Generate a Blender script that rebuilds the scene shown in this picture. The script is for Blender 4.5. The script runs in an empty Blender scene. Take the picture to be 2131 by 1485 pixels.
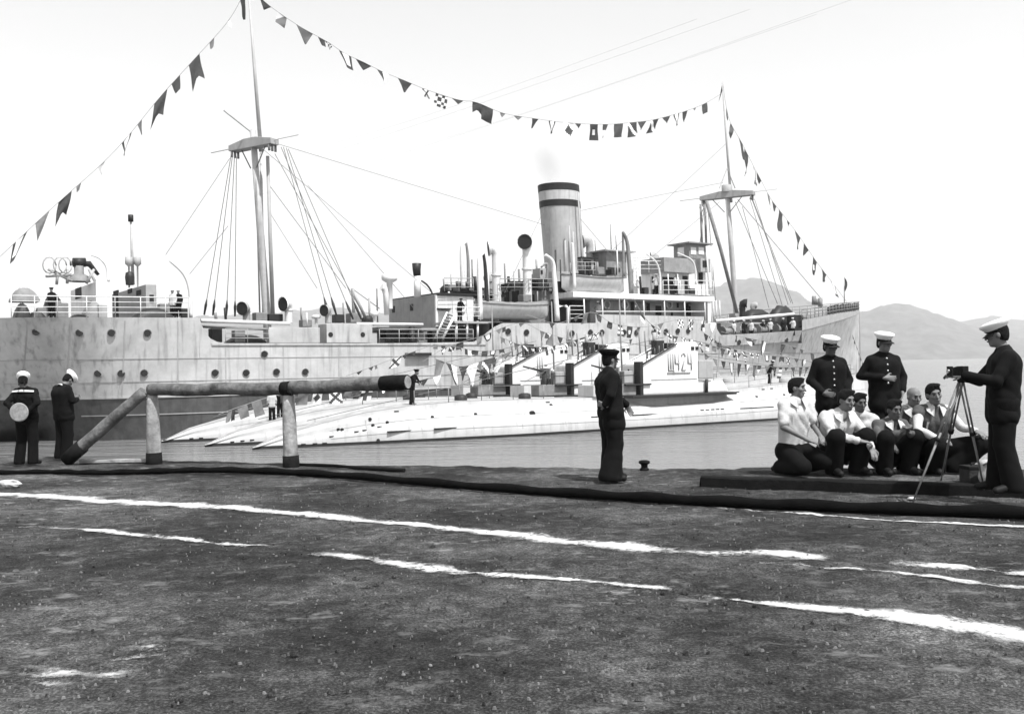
import bpy, bmesh, math, random
import numpy as np
from mathutils import Vector, Matrix
random.seed(7); np.random.seed(7)
R = math.radians
SC = bpy.context.scene
COL = SC.collection
# ------------------------------------------------------------------ camera
CAMZ = 1.62          # eye height above the quay
WATER = -2.58        # water level below the quay
FOC = 2000.0 / 2131.0
ROLL = 0.0164
cam_d = bpy.data.cameras.new('camera'); cam = bpy.data.objects.new('camera', cam_d); COL.objects.link(cam)
cam_d.sensor_width = 36.0; cam_d.lens = 36.0 * FOC
cam_d.shift_y = (759.0 - 742.5) / 2131.0
cam_d.clip_end = 20000; cam_d.clip_start = 0.1
cam.matrix_world = Matrix.Translation((0, 0, CAMZ)) @ Matrix.Rotation(R(90), 4, 'X') @ Matrix.Rotation(-ROLL, 4, 'Z')
SC.camera = cam
# ------------------------------------------------------------------ sky and sun
SUN_EL, SUN_AZ = R(60), R(142)      # azimuth clockwise from +Y: behind the camera and to the right
w = bpy.data.worlds.new('World'); SC.world = w; w.use_nodes = True
nt = w.node_tree; nt.nodes.clear()
sky = nt.nodes.new('ShaderNodeTexSky'); sky.sky_type = 'NISHITA'; sky.sun_disc = False
sky.sun_elevation = SUN_EL; sky.sun_rotation = SUN_AZ
sky.air_density = 3.0; sky.dust_density = 0.0; sky.ozone_density = 0.0
bw = nt.nodes.new('ShaderNodeRGBToBW'); bg = nt.nodes.new('ShaderNodeBackground'); out = nt.nodes.new('ShaderNodeOutputWorld')
bg.inputs['Strength'].default_value = 0.125
nt.links.new(sky.outputs[0], bw.inputs[0]); nt.links.new(bw.outputs[0], bg.inputs[0]); nt.links.new(bg.outputs[0], out.inputs[0])
sl = bpy.data.lights.new('sun', 'SUN'); so = bpy.data.objects.new('sun', sl); COL.objects.link(so)
sl.energy = 5.0; sl.angle = R(0.6); sl.color = (1, 1, 1)
sdir = Vector((math.sin(SUN_AZ) * math.cos(SUN_EL), math.cos(SUN_AZ) * math.cos(SUN_EL), math.sin(SUN_EL)))
so.rotation_euler = sdir.to_track_quat('Z', 'Y').to_euler(); so.location = (20, -20, 40)
SC.view_settings.view_transform = 'Standard'; SC.view_settings.look = 'None'
SC.view_settings.exposure = 0.5; SC.view_settings.gamma = 1.0
SC.view_settings.use_curve_mapping = False
SC.cycles.max_bounces = 6; SC.cycles.volume_bounces = 1; SC.cycles.transparent_max_bounces = 12
SC.cycles.use_denoising = True

# ------------------------------------------------------------------ geometry of the place
def ray(x, y):
    dx, dy = x - 1065.5, y - 759.0
    return (dx - ROLL * dy) / 2000.0, (dy + ROLL * dx) / 2000.0   # tangent right, tangent down
def gp(x, y, z=0.0):
    a, v = ray(x, y); Y = (CAMZ - z) / max(v, 1e-4)
    return Vector((a * Y, Y, z))
def dp(x, y, Y):
    a, v = ray(x, y); return Vector((a * Y, Y, CAMZ - v * Y))
class Frame:
    """a floating hull: origin on the water, x along the keel to the bow, y away from the quay, z up"""
    def __init__(s, ox, oy, ang):
        s.o = Vector((ox, oy, WATER)); s.u = Vector((math.cos(ang), math.sin(ang), 0)); s.n = Vector((-math.sin(ang), math.cos(ang), 0)); s.ang = ang
    def P(s, x, y, w=0.0):
        a, v = ray(x, y)
        bx, by = s.o.x + s.n.x * w, s.o.y + s.n.y * w
        t = (a * by - bx) / (s.u.x - a * s.u.y)
        Y = by + s.u.y * t
        return Vector((t, w, CAMZ - v * Y - WATER))
    def W(s, p):
        return s.o + s.u * p[0] + s.n * p[1] + Vector((0, 0, p[2]))

# ------------------------------------------------------------------ materials
MATS = {}
def mat(name, g, rough=0.7, var=0.25, scale=3.0, bump=0.0, bscale=40.0, streak=0.0, spec=0.35, metal=0.0):
    if name in MATS: return MATS[name]
    m = bpy.data.materials.new(name); m.use_nodes = True
    n = m.node_tree; b = n.nodes['Principled BSDF']
    b.inputs['Roughness'].default_value = rough; b.inputs['Metallic'].default_value = metal
    b.inputs['Specular IOR Level'].default_value = spec
    tc = n.nodes.new('ShaderNodeTexCoord')
    no = n.nodes.new('ShaderNodeTexNoise'); no.inputs['Scale'].default_value = scale; no.inputs['Detail'].default_value = 6; no.inputs['Roughness'].default_value = 0.65
    n.links.new(tc.outputs['Object'], no.inputs['Vector'])
    cr = n.nodes.new('ShaderNodeValToRGB')
    lo, hi = g * (1 - var), min(0.9, g * (1 + var))
    cr.color_ramp.elements[0].position = 0.3; cr.color_ramp.elements[0].color = (lo, lo, lo, 1)
    cr.color_ramp.elements[1].position = 0.7; cr.color_ramp.elements[1].color = (hi, hi, hi, 1)
    n.links.new(no.outputs['Fac'], cr.inputs['Fac'])
    last = cr.outputs['Color']
    if streak:
        mp = n.nodes.new('ShaderNodeMapping'); mp.inputs['Scale'].default_value = (1.6, 1.6, 0.12)
        n.links.new(tc.outputs['Object'], mp.inputs['Vector'])
        n2 = n.nodes.new('ShaderNodeTexNoise'); n2.inputs['Scale'].default_value = 2.2; n2.inputs['Detail'].default_value = 5
        n.links.new(mp.outputs[0], n2.inputs['Vector'])
        r2 = n.nodes.new('ShaderNodeValToRGB'); r2.color_ramp.elements[0].position = 0.52; r2.color_ramp.elements[1].position = 0.75
        r2.color_ramp.elements[0].color = (1, 1, 1, 1); k = 1 - streak; r2.color_ramp.elements[1].color = (k, k, k, 1)
        n.links.new(n2.outputs['Fac'], r2.inputs['Fac'])
        mx = n.nodes.new('ShaderNodeMixRGB'); mx.blend_type = 'MULTIPLY'; mx.inputs[0].default_value = 1
        n.links.new(last, mx.inputs[1]); n.links.new(r2.outputs[0], mx.inputs[2]); last = mx.outputs[0]
    n.links.new(last, b.inputs['Base Color'])
    if bump:
        n3 = n.nodes.new('ShaderNodeTexNoise'); n3.inputs['Scale'].default_value = bscale; n3.inputs['Detail'].default_value = 5
        n.links.new(tc.outputs['Object'], n3.inputs['Vector'])
        bp = n.nodes.new('ShaderNodeBump'); bp.inputs['Strength'].default_value = bump; bp.inputs['Distance'].default_value = 0.02
        n.links.new(n3.outputs['Fac'], bp.inputs['Height']); n.links.new(bp.outputs[0], b.inputs['Normal'])
    MATS[name] = m; return m
M_HULL = mat('ship_grey_paint', 0.42, 0.6, 0.20, 0.7, 0.2, 5, 0.45)
M_BOOT = mat('ship_dark_boot_paint', 0.07, 0.6, 0.35, 1.2, 0.2, 8, 0.35)
M_WHITE = mat('white_ship_paint', 0.66, 0.55, 0.10, 1.5, 0.05, 20, 0.18)
M_GREY = mat('grey_ship_paint', 0.33, 0.6, 0.14, 1.5, 0.05, 20, 0.2)
M_MID = mat('mid_grey_paint', 0.20, 0.65, 0.25, 1.8, 0.05, 20, 0.2)
M_DARK = mat('dark_opening', 0.015, 0.8, 0.3, 3)
M_BLACK = mat('black_paint', 0.018, 0.55, 0.3, 4)
M_DECK = mat('ship_deck_planking', 0.14, 0.8, 0.3, 2)
M_MAST = mat('mast_paint', 0.42, 0.6, 0.15, 2, 0, 10, 0.25)
M_WIRE = mat('tarred_wire', 0.13, 0.7, 0.2, 5)
M_SUB = mat('submarine_pale_paint', 0.46, 0.6, 0.12, 0.9, 0.2, 4, 0.22)
M_TOWER = mat('tower_white_paint', 0.70, 0.6, 0.08, 1.2, 0.15, 6, 0.16)
M_SUBDK = mat('submarine_black_paint', 0.02, 0.6, 0.3, 2)
M_SUBDECK = mat('submarine_deck', 0.34, 0.75, 0.3, 2)
M_CANVAS = mat('canvas', 0.24, 0.9, 0.2, 2, 0.2, 12)
M_TAR = mat('tarred_timber', 0.009, 0.85, 0.4, 8, 0.4, 30, 0, 0.1)
M_LOG = mat('weathered_log', 0.13, 0.9, 0.65, 4, 1.0, 14, 0.5, 0.1)
M_POST = mat('pale_post', 0.30, 0.9, 0.45, 6, 0.7, 22, 0.4, 0.1)
M_SKIN = mat('skin', 0.15, 0.6, 0.15, 20, 0.15, 90, 0, 0.4)
M_TAN = mat('tanned_skin', 0.085, 0.6, 0.15, 20, 0.15, 90, 0, 0.4)
M_HAIR = mat('dark_hair', 0.006, 0.75, 0.6, 60, 0.9, 160, 0, 0.15)
M_NAVY = mat('dark_wool_uniform', 0.005, 0.9, 0.35, 10, 0.25, 140, 0, 0.15)
M_NAVY2 = mat('dark_wool_trousers', 0.004, 0.9, 0.35, 10, 0.25, 140, 0, 0.15)
M_SHIRT = mat('white_cotton', 0.48, 0.9, 0.08, 10, 0.35, 60)
M_GSHIRT = mat('grey_cotton', 0.075, 0.9, 0.25, 10, 0.35, 60)
M_SHOE = mat('black_leather', 0.008, 0.65, 0.3, 10, 0, 10, 0, 0.2)
M_CAPW = mat('white_cap_cover', 0.80, 0.85, 0.06, 10, 0.2, 60)
M_BRASS = mat('brass', 0.45, 0.3, 0.2, 20, 0, 10, 0, 0.5, 0.8)
M_ROPE = mat('halyard', 0.25, 0.9, 0.2, 20)
M_FD = mat('flag_dark_cloth', 0.055, 0.9, 0.3, 5)
M_FM = mat('flag_mid_cloth', 0.16, 0.9, 0.2, 5)
M_FW = mat('flag_white_cloth', 0.75, 0.9, 0.08, 5)
M_STONE = mat('pale_stone', 0.40, 0.9, 0.3, 9, 0.4, 40)
M_METAL = mat('tripod_wood', 0.16, 0.5, 0.3, 20)

# ------------------------------------------------------------------ mesh helpers
class MB:
    def __init__(s): s.v = []; s.f = []; s.mi = []; s.smooth = []
    def add(s, v, f, mi=0, smooth=False):
        k = len(s.v); s.v += [tuple(p) for p in v]
        for q in f: s.f.append(tuple(i + k for i in q)); s.mi.append(mi); s.smooth.append(smooth)
        return s
    def box(s, a, b, mi=0):
        (x0, y0, z0), (x1, y1, z1) = a, b
        v = [(x0, y0, z0), (x1, y0, z0), (x1, y1, z0), (x0, y1, z0), (x0, y0, z1), (x1, y0, z1), (x1, y1, z1), (x0, y1, z1)]
        return s.add(v, [(0, 3, 2, 1), (4, 5, 6, 7), (0, 1, 5, 4), (1, 2, 6, 5), (2, 3, 7, 6), (3, 0, 4, 7)], mi)
    def tube(s, pts, r, n=8, cap=True, mi=0, smooth=True):
        pts = [Vector(p) for p in pts]
        rr = r if hasattr(r, '__len__') else [r] * len(pts)
        v = []; f = []
        d0 = (pts[1] - pts[0]).normalized()
        ref = Vector((0, 0, 1)) if abs(d0.z) < 0.9 else Vector((1, 0, 0))
        for i, p in enumerate(pts):
            d = (pts[min(i + 1, len(pts) - 1)] - pts[max(i - 1, 0)]).normalized()
            a = d.cross(ref)
            if a.length < 1e-4: a = d.orthogonal()
            a.normalize(); b = a.cross(d); ref = -b.cross(a) if False else ref
            for k in range(n):
                t = 2 * math.pi * k / n
                v.append(p + (a * math.cos(t) + b * math.sin(t)) * rr[i])
        for i in range(len(pts) - 1):
            for k in range(n):
                k2 = (k + 1) % n
                f.append((i * n + k, i * n + k2, (i + 1) * n + k2, (i + 1) * n + k))
        s.add(v, f, mi, smooth)
        if cap:
            o = len(s.v) - len(v)
            for q in (tuple(range(n - 1, -1, -1)), tuple(range((len(pts) - 1) * n, len(pts) * n))):
                s.f.append(tuple(i + o for i in q)); s.mi.append(mi); s.smooth.append(False)
        return s
    def lathe(s, prof, c=(0, 0, 0), n=20, mi=0, smooth=True, M=None, sx=1, sy=1):
        v = []; f = []
        for r, z in prof:
            for k in range(n):
                t = 2 * math.pi * k / n
                p = Vector((r * math.cos(t) * sx, r * math.sin(t) * sy, z))
                if M is not None: p = M @ p
                v.append(p + Vector(c))
        for i in range(len(prof) - 1):
            for k in range(n):
                k2 = (k + 1) % n
                f.append((i * n + k, i * n + k2, (i + 1) * n + k2, (i + 1) * n + k))
        return s.add(v, f, mi, smooth)
    def prism(s, poly, y0, y1, mi=0):
        """polygon in x,z extruded in y"""
        n = len(poly)
        v = [(x, y0, z) for x, z in poly] + [(x, y1, z) for x, z in poly]
        f = [tuple(range(n)), tuple(range(2 * n - 1, n - 1, -1))] + [(i, i + n, (i + 1) % n + n, (i + 1) % n) for i in range(n)]
        return s.add(v, f, mi)
    def build(s, name, m, parent=None, off=None, bevel=0.0):
        me = bpy.data.meshes.new(name)
        vs = s.v
        if off is not None: vs = [(p[0] - off[0], p[1] - off[1], p[2] - off[2]) for p in vs]
        me.from_pydata(vs, [], s.f)
        for mm in (m if isinstance(m, (list, tuple)) else [m]): me.materials.append(mm)
        me.polygons.foreach_set('material_index', s.mi); me.polygons.foreach_set('use_smooth', s.smooth)
        if bevel:
            b = bmesh.new(); b.from_mesh(me)
            bmesh.ops.recalc_face_normals(b, faces=b.faces)
            bmesh.ops.bevel(b, geom=[e for e in b.edges if len(e.link_faces) == 2 and e.calc_face_angle(0) > 0.5], offset=bevel, segments=2, affect='EDGES', profile=0.6)
            b.to_mesh(me); b.free()
        else:
            b = bmesh.new(); b.from_mesh(me); bmesh.ops.recalc_face_normals(b, faces=b.faces); b.to_mesh(me); b.free()
        me.update()
        return link(name, me, parent)
def link(name, me, parent=None):
    o = bpy.data.objects.new(name, me); COL.objects.link(o)
    if parent is not None: o.parent = parent
    return o
def tag(o, label=None, cat=None, group=None, kind=None):
    if label: o['label'] = label
    if cat: o['category'] = cat
    if group: o['group'] = group
    if kind: o['kind'] = kind
    return o
def thing(name, label, cat, loc=(0, 0, 0), rz=0.0, group=None):
    o = bpy.data.objects.new(name, None); COL.objects.link(o); o.location = loc; o.rotation_euler = (0, 0, rz)
    o.empty_display_size = 0.1
    return tag(o, label, cat, group)
def copy_tree(o, parent=None):
    c = o.copy(); COL.objects.link(c)
    if parent is not None: c.parent = parent
    for ch in list(o.children): copy_tree(ch, c)
    return c
def lerp(a, b, t): return a + (b - a) * t
def interp(pts, x):
    if x <= pts[0][0]: return pts[0][1]
    for (x0, y0), (x1, y1) in zip(pts, pts[1:]):
        if x <= x1: return y0 + (y1 - y0) * (x - x0) / max(1e-9, x1 - x0)
    return pts[-1][1]
def catmull(pts, n=8):
    pts = [Vector(p) for p in pts]; o = []
    P = [pts[0] * 2 - pts[1]] + pts + [pts[-1] * 2 - pts[-2]]
    for i in range(1, len(P) - 2):
        for k in range(n):
            t = k / n
            o.append(0.5 * ((2 * P[i]) + (-P[i - 1] + P[i + 1]) * t + (2 * P[i - 1] - 5 * P[i] + 4 * P[i + 1] - P[i + 2]) * t * t + (-P[i - 1] + 3 * P[i] - 3 * P[i + 1] + P[i + 2]) * t ** 3))
    o.append(pts[-1]); return o
# ================================================================== SETTING
# ---- water
def water():
    m = bpy.data.materials.new('harbour_water'); m.use_nodes = True
    n = m.node_tree; b = n.nodes['Principled BSDF']
    b.inputs['Base Color'].default_value = (0.16, 0.16, 0.16, 1); b.inputs['Roughness'].default_value = 0.10; b.inputs['IOR'].default_value = 1.33
    tc = n.nodes.new('ShaderNodeTexCoord')
    hs = []
    for sc, st, dist in (((0.10, 0.62, 1), 1.0, 0.55), ((0.9, 2.8, 1), 1.0, 0.12)):
        mp = n.nodes.new('ShaderNodeMapping'); mp.inputs['Scale'].default_value = sc
        mp.inputs['Rotation'].default_value = (0, 0, R(8))
        n.links.new(tc.outputs['Object'], mp.inputs['Vector'])
        no = n.nodes.new('ShaderNodeTexNoise'); no.inputs['Scale'].default_value = 1.0; no.inputs['Detail'].default_value = 4
        n.links.new(mp.outputs[0], no.inputs['Vector'])
        bp = n.nodes.new('ShaderNodeBump'); bp.inputs['Strength'].default_value = st; bp.inputs['Distance'].default_value = dist
        n.links.new(no.outputs['Fac'], bp.inputs['Height'])
        if hs: n.links.new(hs[-1].outputs[0], bp.inputs['Normal'])
        hs.append(bp)
    n.links.new(hs[-1].outputs[0], b.inputs['Normal'])
    mb = MB(); mb.add([(-7400, -240, WATER), (7400, -240, WATER), (7400, 7700, WATER), (-7400, 7700, WATER)], [(0, 1, 2, 3)])
    tag(mb.build('water', m), kind='structure')
water()
# ---- hills across the bay
from mathutils import noise as _mn
def NZ(p): return _mn.fractal(p, 0.9, 2.1, 5)
def hills():
    m = mat('hill_scrub', 0.10, 0.95, 0.5, 0.02, 0)
    def ridge(name, Y0, depth, prof, seed):
        xs = np.linspace(prof[0][0], prof[-1][0], 160); rng = np.random.RandomState(seed)
        ny = 22; mb = MB(); v = []; f = []
        ph = rng.rand(6) * 6
        for j in range(ny):
            s = j / (ny - 1)
            for i, x in enumerate(xs):
                py = interp(prof, x)
                a, _ = ray(x, 759); Y = Y0 + depth * s
                top = dp(x, py, Y0 + depth * 0.75).z - WATER
                hh = top * (math.sin(min(1, s / 0.75) * math.pi / 2) ** 1.2 if s < .75 else 1 - (s - .75) * 1.2)
                hh += top * (.22 if s < .7 else .04) * NZ(Vector((x * .006 + seed * 9, s * 2.2, 0))) * (0 if s == 0 else 1)
                v.append((a * Y, Y, WATER + hh - (2 if s == 0 else 0)))
        n = len(xs)
        for j in range(ny - 1):
            for i in range(n - 1): f.append((j * n + i, j * n + i + 1, (j + 1) * n + i + 1, (j + 1) * n + i))
        mb.add(v, f, 0, True); tag(mb.build(name, m), kind='structure')
    ridge('hill', 3000, 1500, [(1200, 690), (1400, 640), (1480, 610), (1530, 601), (1580, 598), (1630, 606), (1690, 634), (1760, 655), (1800, 653), (1880, 649), (1925, 652), (1990, 668), (2060, 690), (2131, 706), (2250, 726), (2400, 745)], 2)
    ridge('hill', 4300, 1800, [(1700, 720), (1850, 690), (1950, 676), (2000, 670), (2060, 659), (2131, 666), (2250, 650), (2500, 640), (2800, 660), (3100, 740)], 3)
    ridge('hill', 3900, 1500, [(-1400, 735), (-600, 700), (-200, 690), (100, 690), (400, 668), (560, 650), (650, 645), (760, 650), (900, 655), (1050, 668), (1250, 664), (1400, 670), (1500, 680), (1600, 720)], 5)
hills()
def haze():
    m = bpy.data.materials.new('sea_haze'); m.use_nodes = True; n = m.node_tree; n.nodes.remove(n.nodes['Principled BSDF'])
    v = n.nodes.new('ShaderNodeVolumePrincipled'); v.inputs['Color'].default_value = (.95, .95, .95, 1); v.inputs['Density'].default_value = HAZE; v.inputs['Anisotropy'].default_value = 0.2
    n.links.new(v.outputs[0], n.nodes['Material Output'].inputs['Volume'])
    mb = MB(); mb.box((-7600, -260, -6), (7600, 7900, 760)); tag(mb.build('haze', m), kind='stuff')
HAZE = 0.00016
haze()
# ---- quay: one sheet with a ragged water edge
EDGE = [(-900, 962), (-300, 953), (0, 949), (75, 942), (150, 950), (340, 955), (480, 957), (620, 962), (800, 965), (1000, 967), (1150, 969), (1300, 971), (1450, 972), (1600, 974), (1800, 974), (2131, 976), (2600, 980), (3400, 990)]
def GZ(x, y):
    if abs(x) > 14 or y < 2.5 or y > 18: return -0.012
    return -0.014 + 0.016 * NZ(Vector((x * 1.3, y * 1.9, 0))) + 0.010 * NZ(Vector((x * 5.0, y * 6.0, 4)))
def quay():
    m = bpy.data.materials.new('trodden_earth'); m.use_nodes = True
    n = m.node_tree; b = n.nodes['Principled BSDF']; b.inputs['Roughness'].default_value = 0.95; b.inputs['Specular IOR Level'].default_value = 0.15
    tc = n.nodes.new('ShaderNodeTexCoord')
    def noise(scale, detail=6, rough=.6, vec=None):
        q = n.nodes.new('ShaderNodeTexNoise'); q.inputs['Scale'].default_value = scale; q.inputs['Detail'].default_value = detail; q.inputs['Roughness'].default_value = rough
        n.links.new(vec or tc.outputs['Object'], q.inputs['Vector']); return q
    def ramp(src, stops):
        r = n.nodes.new('ShaderNodeValToRGB')
        while len(r.color_ramp.elements) < len(stops): r.color_ramp.elements.new(0.5)
        for e, (p, c) in zip(r.color_ramp.elements, stops): e.position = p; e.color = (c, c, c, 1)
        n.links.new(src, r.inputs[0]); return r.outputs[0]
    def mix(mode, fac, a, c):
        x = n.nodes.new('ShaderNodeMixRGB'); x.blend_type = mode
        if hasattr(fac, 'links'): n.links.new(fac, x.inputs[0])
        else: x.inputs[0].default_value = fac
        for k, s in ((1, a), (2, c)):
            if hasattr(s, 'links'): n.links.new(s, x.inputs[k])
            else: x.inputs[k].default_value = (s, s, s, 1)
        return x.outputs[0]
    base = ramp(noise(0.55, 8, .68).outputs['Fac'], [(0.36, 0.013), (0.50, 0.035), (0.66, 0.080)])
    mid = ramp(noise(7.0, 8, .75).outputs['Fac'], [(0.3, 0.40), (0.5, 0.95), (0.72, 2.1)])
    fine = ramp(noise(55, 5, .8).outputs['Fac'], [(0.36, 0.25), (0.5, 0.95), (0.62, 2.5)])
    c = mix('MULTIPLY', 1, mix('MULTIPLY', 1, base, mid), fine)
    # scattered pale chips and worn pale patches
    mp = n.nodes.new('ShaderNodeMapping'); mp.inputs['Scale'].default_value = (1.0, 1.6, 1); mp.inputs['Rotation'].default_value = (0, 0, R(-12))
    n.links.new(tc.outputs['Object'], mp.inputs['Vector'])
    patch = ramp(noise(2.6, 7, .7, mp.outputs[0]).outputs['Fac'], [(0.56, 0.0), (0.68, 1.0)])
    zone = ramp(noise(0.42, 3, .5).outputs['Fac'], [(0.36, 0.12), (0.60, 1.0)])
    pf = mix('MULTIPLY', 1, patch, zone)
    c = mix('MIX', pf, c, 0.19)
    vo = n.nodes.new('ShaderNodeTexVoronoi'); vo.inputs['Scale'].default_value = 9; n.links.new(tc.outputs['Object'], vo.inputs['Vector'])
    chip = ramp(vo.outputs['Distance'], [(0.05, 1.0), (0.10, 0.0)])
    chip = mix('MULTIPLY', 1, chip, ramp(noise(1.7, 3).outputs['Fac'], [(0.5, 0), (0.62, 1)]))
    c = mix('MIX', chip, c, 0.2)
    c = mix('MULTIPLY', 1, c, ramp(noise(0.20, 3, .5).outputs['Fac'], [(0.34, 0.62), (0.5, 1.0), (0.66, 1.5)]))
    n.links.new(c, b.inputs['Base Color'])
    b1 = n.nodes.new('ShaderNodeBump'); b1.inputs['Strength'].default_value = 0.7; b1.inputs['Distance'].default_value = 0.05
    n.links.new(noise(6, 8, .7).outputs['Fac'], b1.inputs['Height'])
    b2 = n.nodes.new('ShaderNodeBump'); b2.inputs['Strength'].default_value = 0.6; b2.inputs['Distance'].default_value = 0.015
    n.links.new(noise(60, 5, .8).outputs['Fac'], b2.inputs['Height']); n.links.new(b1.outputs[0], b2.inputs['Normal']); n.links.new(b2.outputs[0], b.inputs['Normal'])
    global M_EARTH; M_EARTH = m
    pts = [gp(x, y) for x, y in EDGE]
    pts = [Vector((-140, 19.0, 0))] + pts + [Vector((140, 9.0, 0))]
    xs = sorted(set(list(np.linspace(-140, -13, 16)) + list(np.linspace(-13, 13, 420)) + list(np.linspace(13, 140, 16))))
    ed = [(p.x, p.y) for p in pts]
    rows = [-140, -40, -10, 0, 2, 2.6] + list(np.linspace(3.0, 15, 170))
    mb = MB(); v = []; f = []
    rng = np.random.RandomState(4)
    R_ = len(rows) + 4
    for x in xs:
        e = interp(ed, x) + 0.05 * math.sin(x * 3.1) + 0.04 * math.sin(x * 7.7 + 1) + 0.06 * NZ(Vector((x * 2.5, 3, 0)))
        for j, y in enumerate(rows):
            yy = y if y < 3 else 3 + (y - 3) * (e - .12 - 3) / 12.0
            v.append((x, yy, GZ(x, yy)))
        v.append((x, e - .04, GZ(x, e) - .02)); v.append((x, e, -.10)); v.append((x, e + .05, -.5)); v.append((x, e + .1, WATER - 1.5))
    for i in range(len(xs) - 1):
        for j in range(R_ - 1):
            f.append((i * R_ + j, (i + 1) * R_ + j, (i + 1) * R_ + j + 1, i * R_ + j + 1))
    mb.add(v, f, 0, True); o = mb.build('ground', m); tag(o, kind='structure')
quay()
# ---- whitewash lines
def chalk():
    m = bpy.data.materials.new('whitewash'); m.use_nodes = True; n = m.node_tree; b = n.nodes['Principled BSDF']
    b.inputs['Base Color'].default_value = (.50, .50, .50, 1); b.inputs['Roughness'].default_value = .95
    tc = n.nodes.new('ShaderNodeTexCoord'); uv = n.nodes.new('ShaderNodeSeparateXYZ'); n.links.new(tc.outputs['UV'], uv.inputs[0])
    no = n.nodes.new('ShaderNodeTexNoise'); no.inputs['Scale'].default_value = 15; no.inputs['Detail'].default_value = 9; no.inputs['Roughness'].default_value = .75
    n.links.new(tc.outputs['Object'], no.inputs['Vector'])
    no2 = n.nodes.new('ShaderNodeTexNoise'); no2.inputs['Scale'].default_value = 2.3; no2.inputs['Detail'].default_value = 3
    n.links.new(tc.outputs['Object'], no2.inputs['Vector'])
    def mth(op, a, c):
        q = n.nodes.new('ShaderNodeMath'); q.operation = op
        for k, s in ((0, a), (1, c)):
            if hasattr(s, 'links'): n.links.new(s, q.inputs[k])
            else: q.inputs[k].default_value = s
        return q.outputs[0]
    d = mth('ABSOLUTE', mth('SUBTRACT', uv.outputs[1], 0.5), 0.0)
    prof = mth('SUBTRACT', 1.1, mth('MULTIPLY', d, 3.0))
    val = mth('ADD', mth('MULTIPLY', prof, uv.outputs[0]), mth('MULTIPLY', mth('ADD', mth('MULTIPLY', mth('SUBTRACT', no2.outputs['Fac'], .5), .9), mth('SUBTRACT', no.outputs['Fac'], .5)), 3.4))
    fac = n.nodes.new('ShaderNodeMapRange'); fac.inputs[1].default_value = .02; fac.inputs[2].default_value = .85
    n.links.new(val, fac.inputs[0])
    edge = n.nodes.new('ShaderNodeMapRange'); edge.interpolation_type = 'SMOOTHSTEP'; edge.inputs[1].default_value = .5; edge.inputs[2].default_value = .18; n.links.new(d, edge.inputs[0])
    endf = n.nodes.new('ShaderNodeMapRange'); endf.inputs[1].default_value = .08; endf.inputs[2].default_value = .55; n.links.new(uv.outputs[0], endf.inputs[0])
    facm = mth('MULTIPLY', mth('MULTIPLY', fac.outputs[0], edge.outputs[0]), endf.outputs[0])
    tr = n.nodes.new('ShaderNodeBsdfTransparent'); mx = n.nodes.new('ShaderNodeMixShader'); outp = n.nodes['Material Output']
    n.links.new(facm, mx.inputs[0]); n.links.new(tr.outputs[0], mx.inputs[1]); n.links.new(b.outputs[0], mx.inputs[2]); n.links.new(mx.outputs[0], outp.inputs[0])
    def line(pts, w, dens):
        P = catmull([gp(x, y, 0) for x, y in pts], 24); v = []; f = []; uvs = []; NC = 7
        for i, p in enumerate(P):
            d = (P[min(i + 1, len(P) - 1)] - P[max(i - 1, 0)]); nn = Vector((-d.y, d.x, 0)).normalized()
            k = i / (len(P) - 1); ww = interp(w, k) * 1.25; dd = interp(dens, k)
            for c in range(NC):
                q = p + nn * ww * (.5 - c / (NC - 1)); v.append((q.x, q.y, GZ(q.x, q.y) + .011)); uvs.append((dd, c / (NC - 1)))
            if i:
                for c in range(NC - 1): f.append(((i - 1) * NC + c, i * NC + c, i * NC + c + 1, (i - 1) * NC + c + 1))
        mb = MB(); mb.add(v, f); o = mb.build('chalk_line', m)
        ul = o.data.uv_layers.new(name='UVMap')
        for pl in o.data.polygons:
            for li in pl.loop_indices: ul.data[li].uv = uvs[o.data.loops[li].vertex_index]
        tag(o, kind='structure')
    line([(-60, 1024), (120, 1033), (260, 1043), (500, 1056), (760, 1081), (1000, 1104), (1200, 1126), (1400, 1143)], [(0, .42), (.3, .5), (.6, .30), (1, .42)], [(0, .95), (.7, 1.0), (.9, .9), (1, .3)])
    line([(1380, 1146), (1480, 1150), (1560, 1146), (1640, 1150), (1720, 1160)], [(0, .2), (.5, .36), (1, .3)], [(0, .3), (.4, .8), (.85, .85), (1, .2)])
    line([(1850, 1168), (1960, 1175), (2131, 1190), (2300, 1205)], [(0, .2), (1, .25)], [(0, .25), (.5, .72), (1, .65)])
    line([(1580, 1170), (1750, 1182), (1900, 1195), (2131, 1218)], [(0, .12), (1, .14)], [(0, .25), (.5, .58), (1, .5)])
    line([(40, 1092), (170, 1100), (300, 1112), (490, 1130), (570, 1138)], [(0, .16), (.5, .22), (1, .14)], [(0, .2), (.4, .68), (.8, .65), (1, .2)])
    line([(640, 1148), (760, 1160), (900, 1180), (1040, 1194), (1200, 1206), (1330, 1219), (1400, 1224)], [(0, .12), (.3, .34), (.6, .2), (1, .14)], [(0, .15), (.2, .9), (.6, .75), (.9, .75), (1, .25)])
    line([(1460, 1236), (1540, 1244), (1700, 1262), (1850, 1280), (2000, 1300), (2160, 1322), (2300, 1340)], [(0, .12), (.3, .22), (.6, .42), (1, .5)], [(0, .35), (.2, .75), (.55, .95), (1, .9)])
    line([(1480, 1054), (1650, 1066), (1850, 1080), (2131, 1096)], [(0, .1), (1, .16)], [(0, .3), (.5, .7), (1, .8)])
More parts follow.
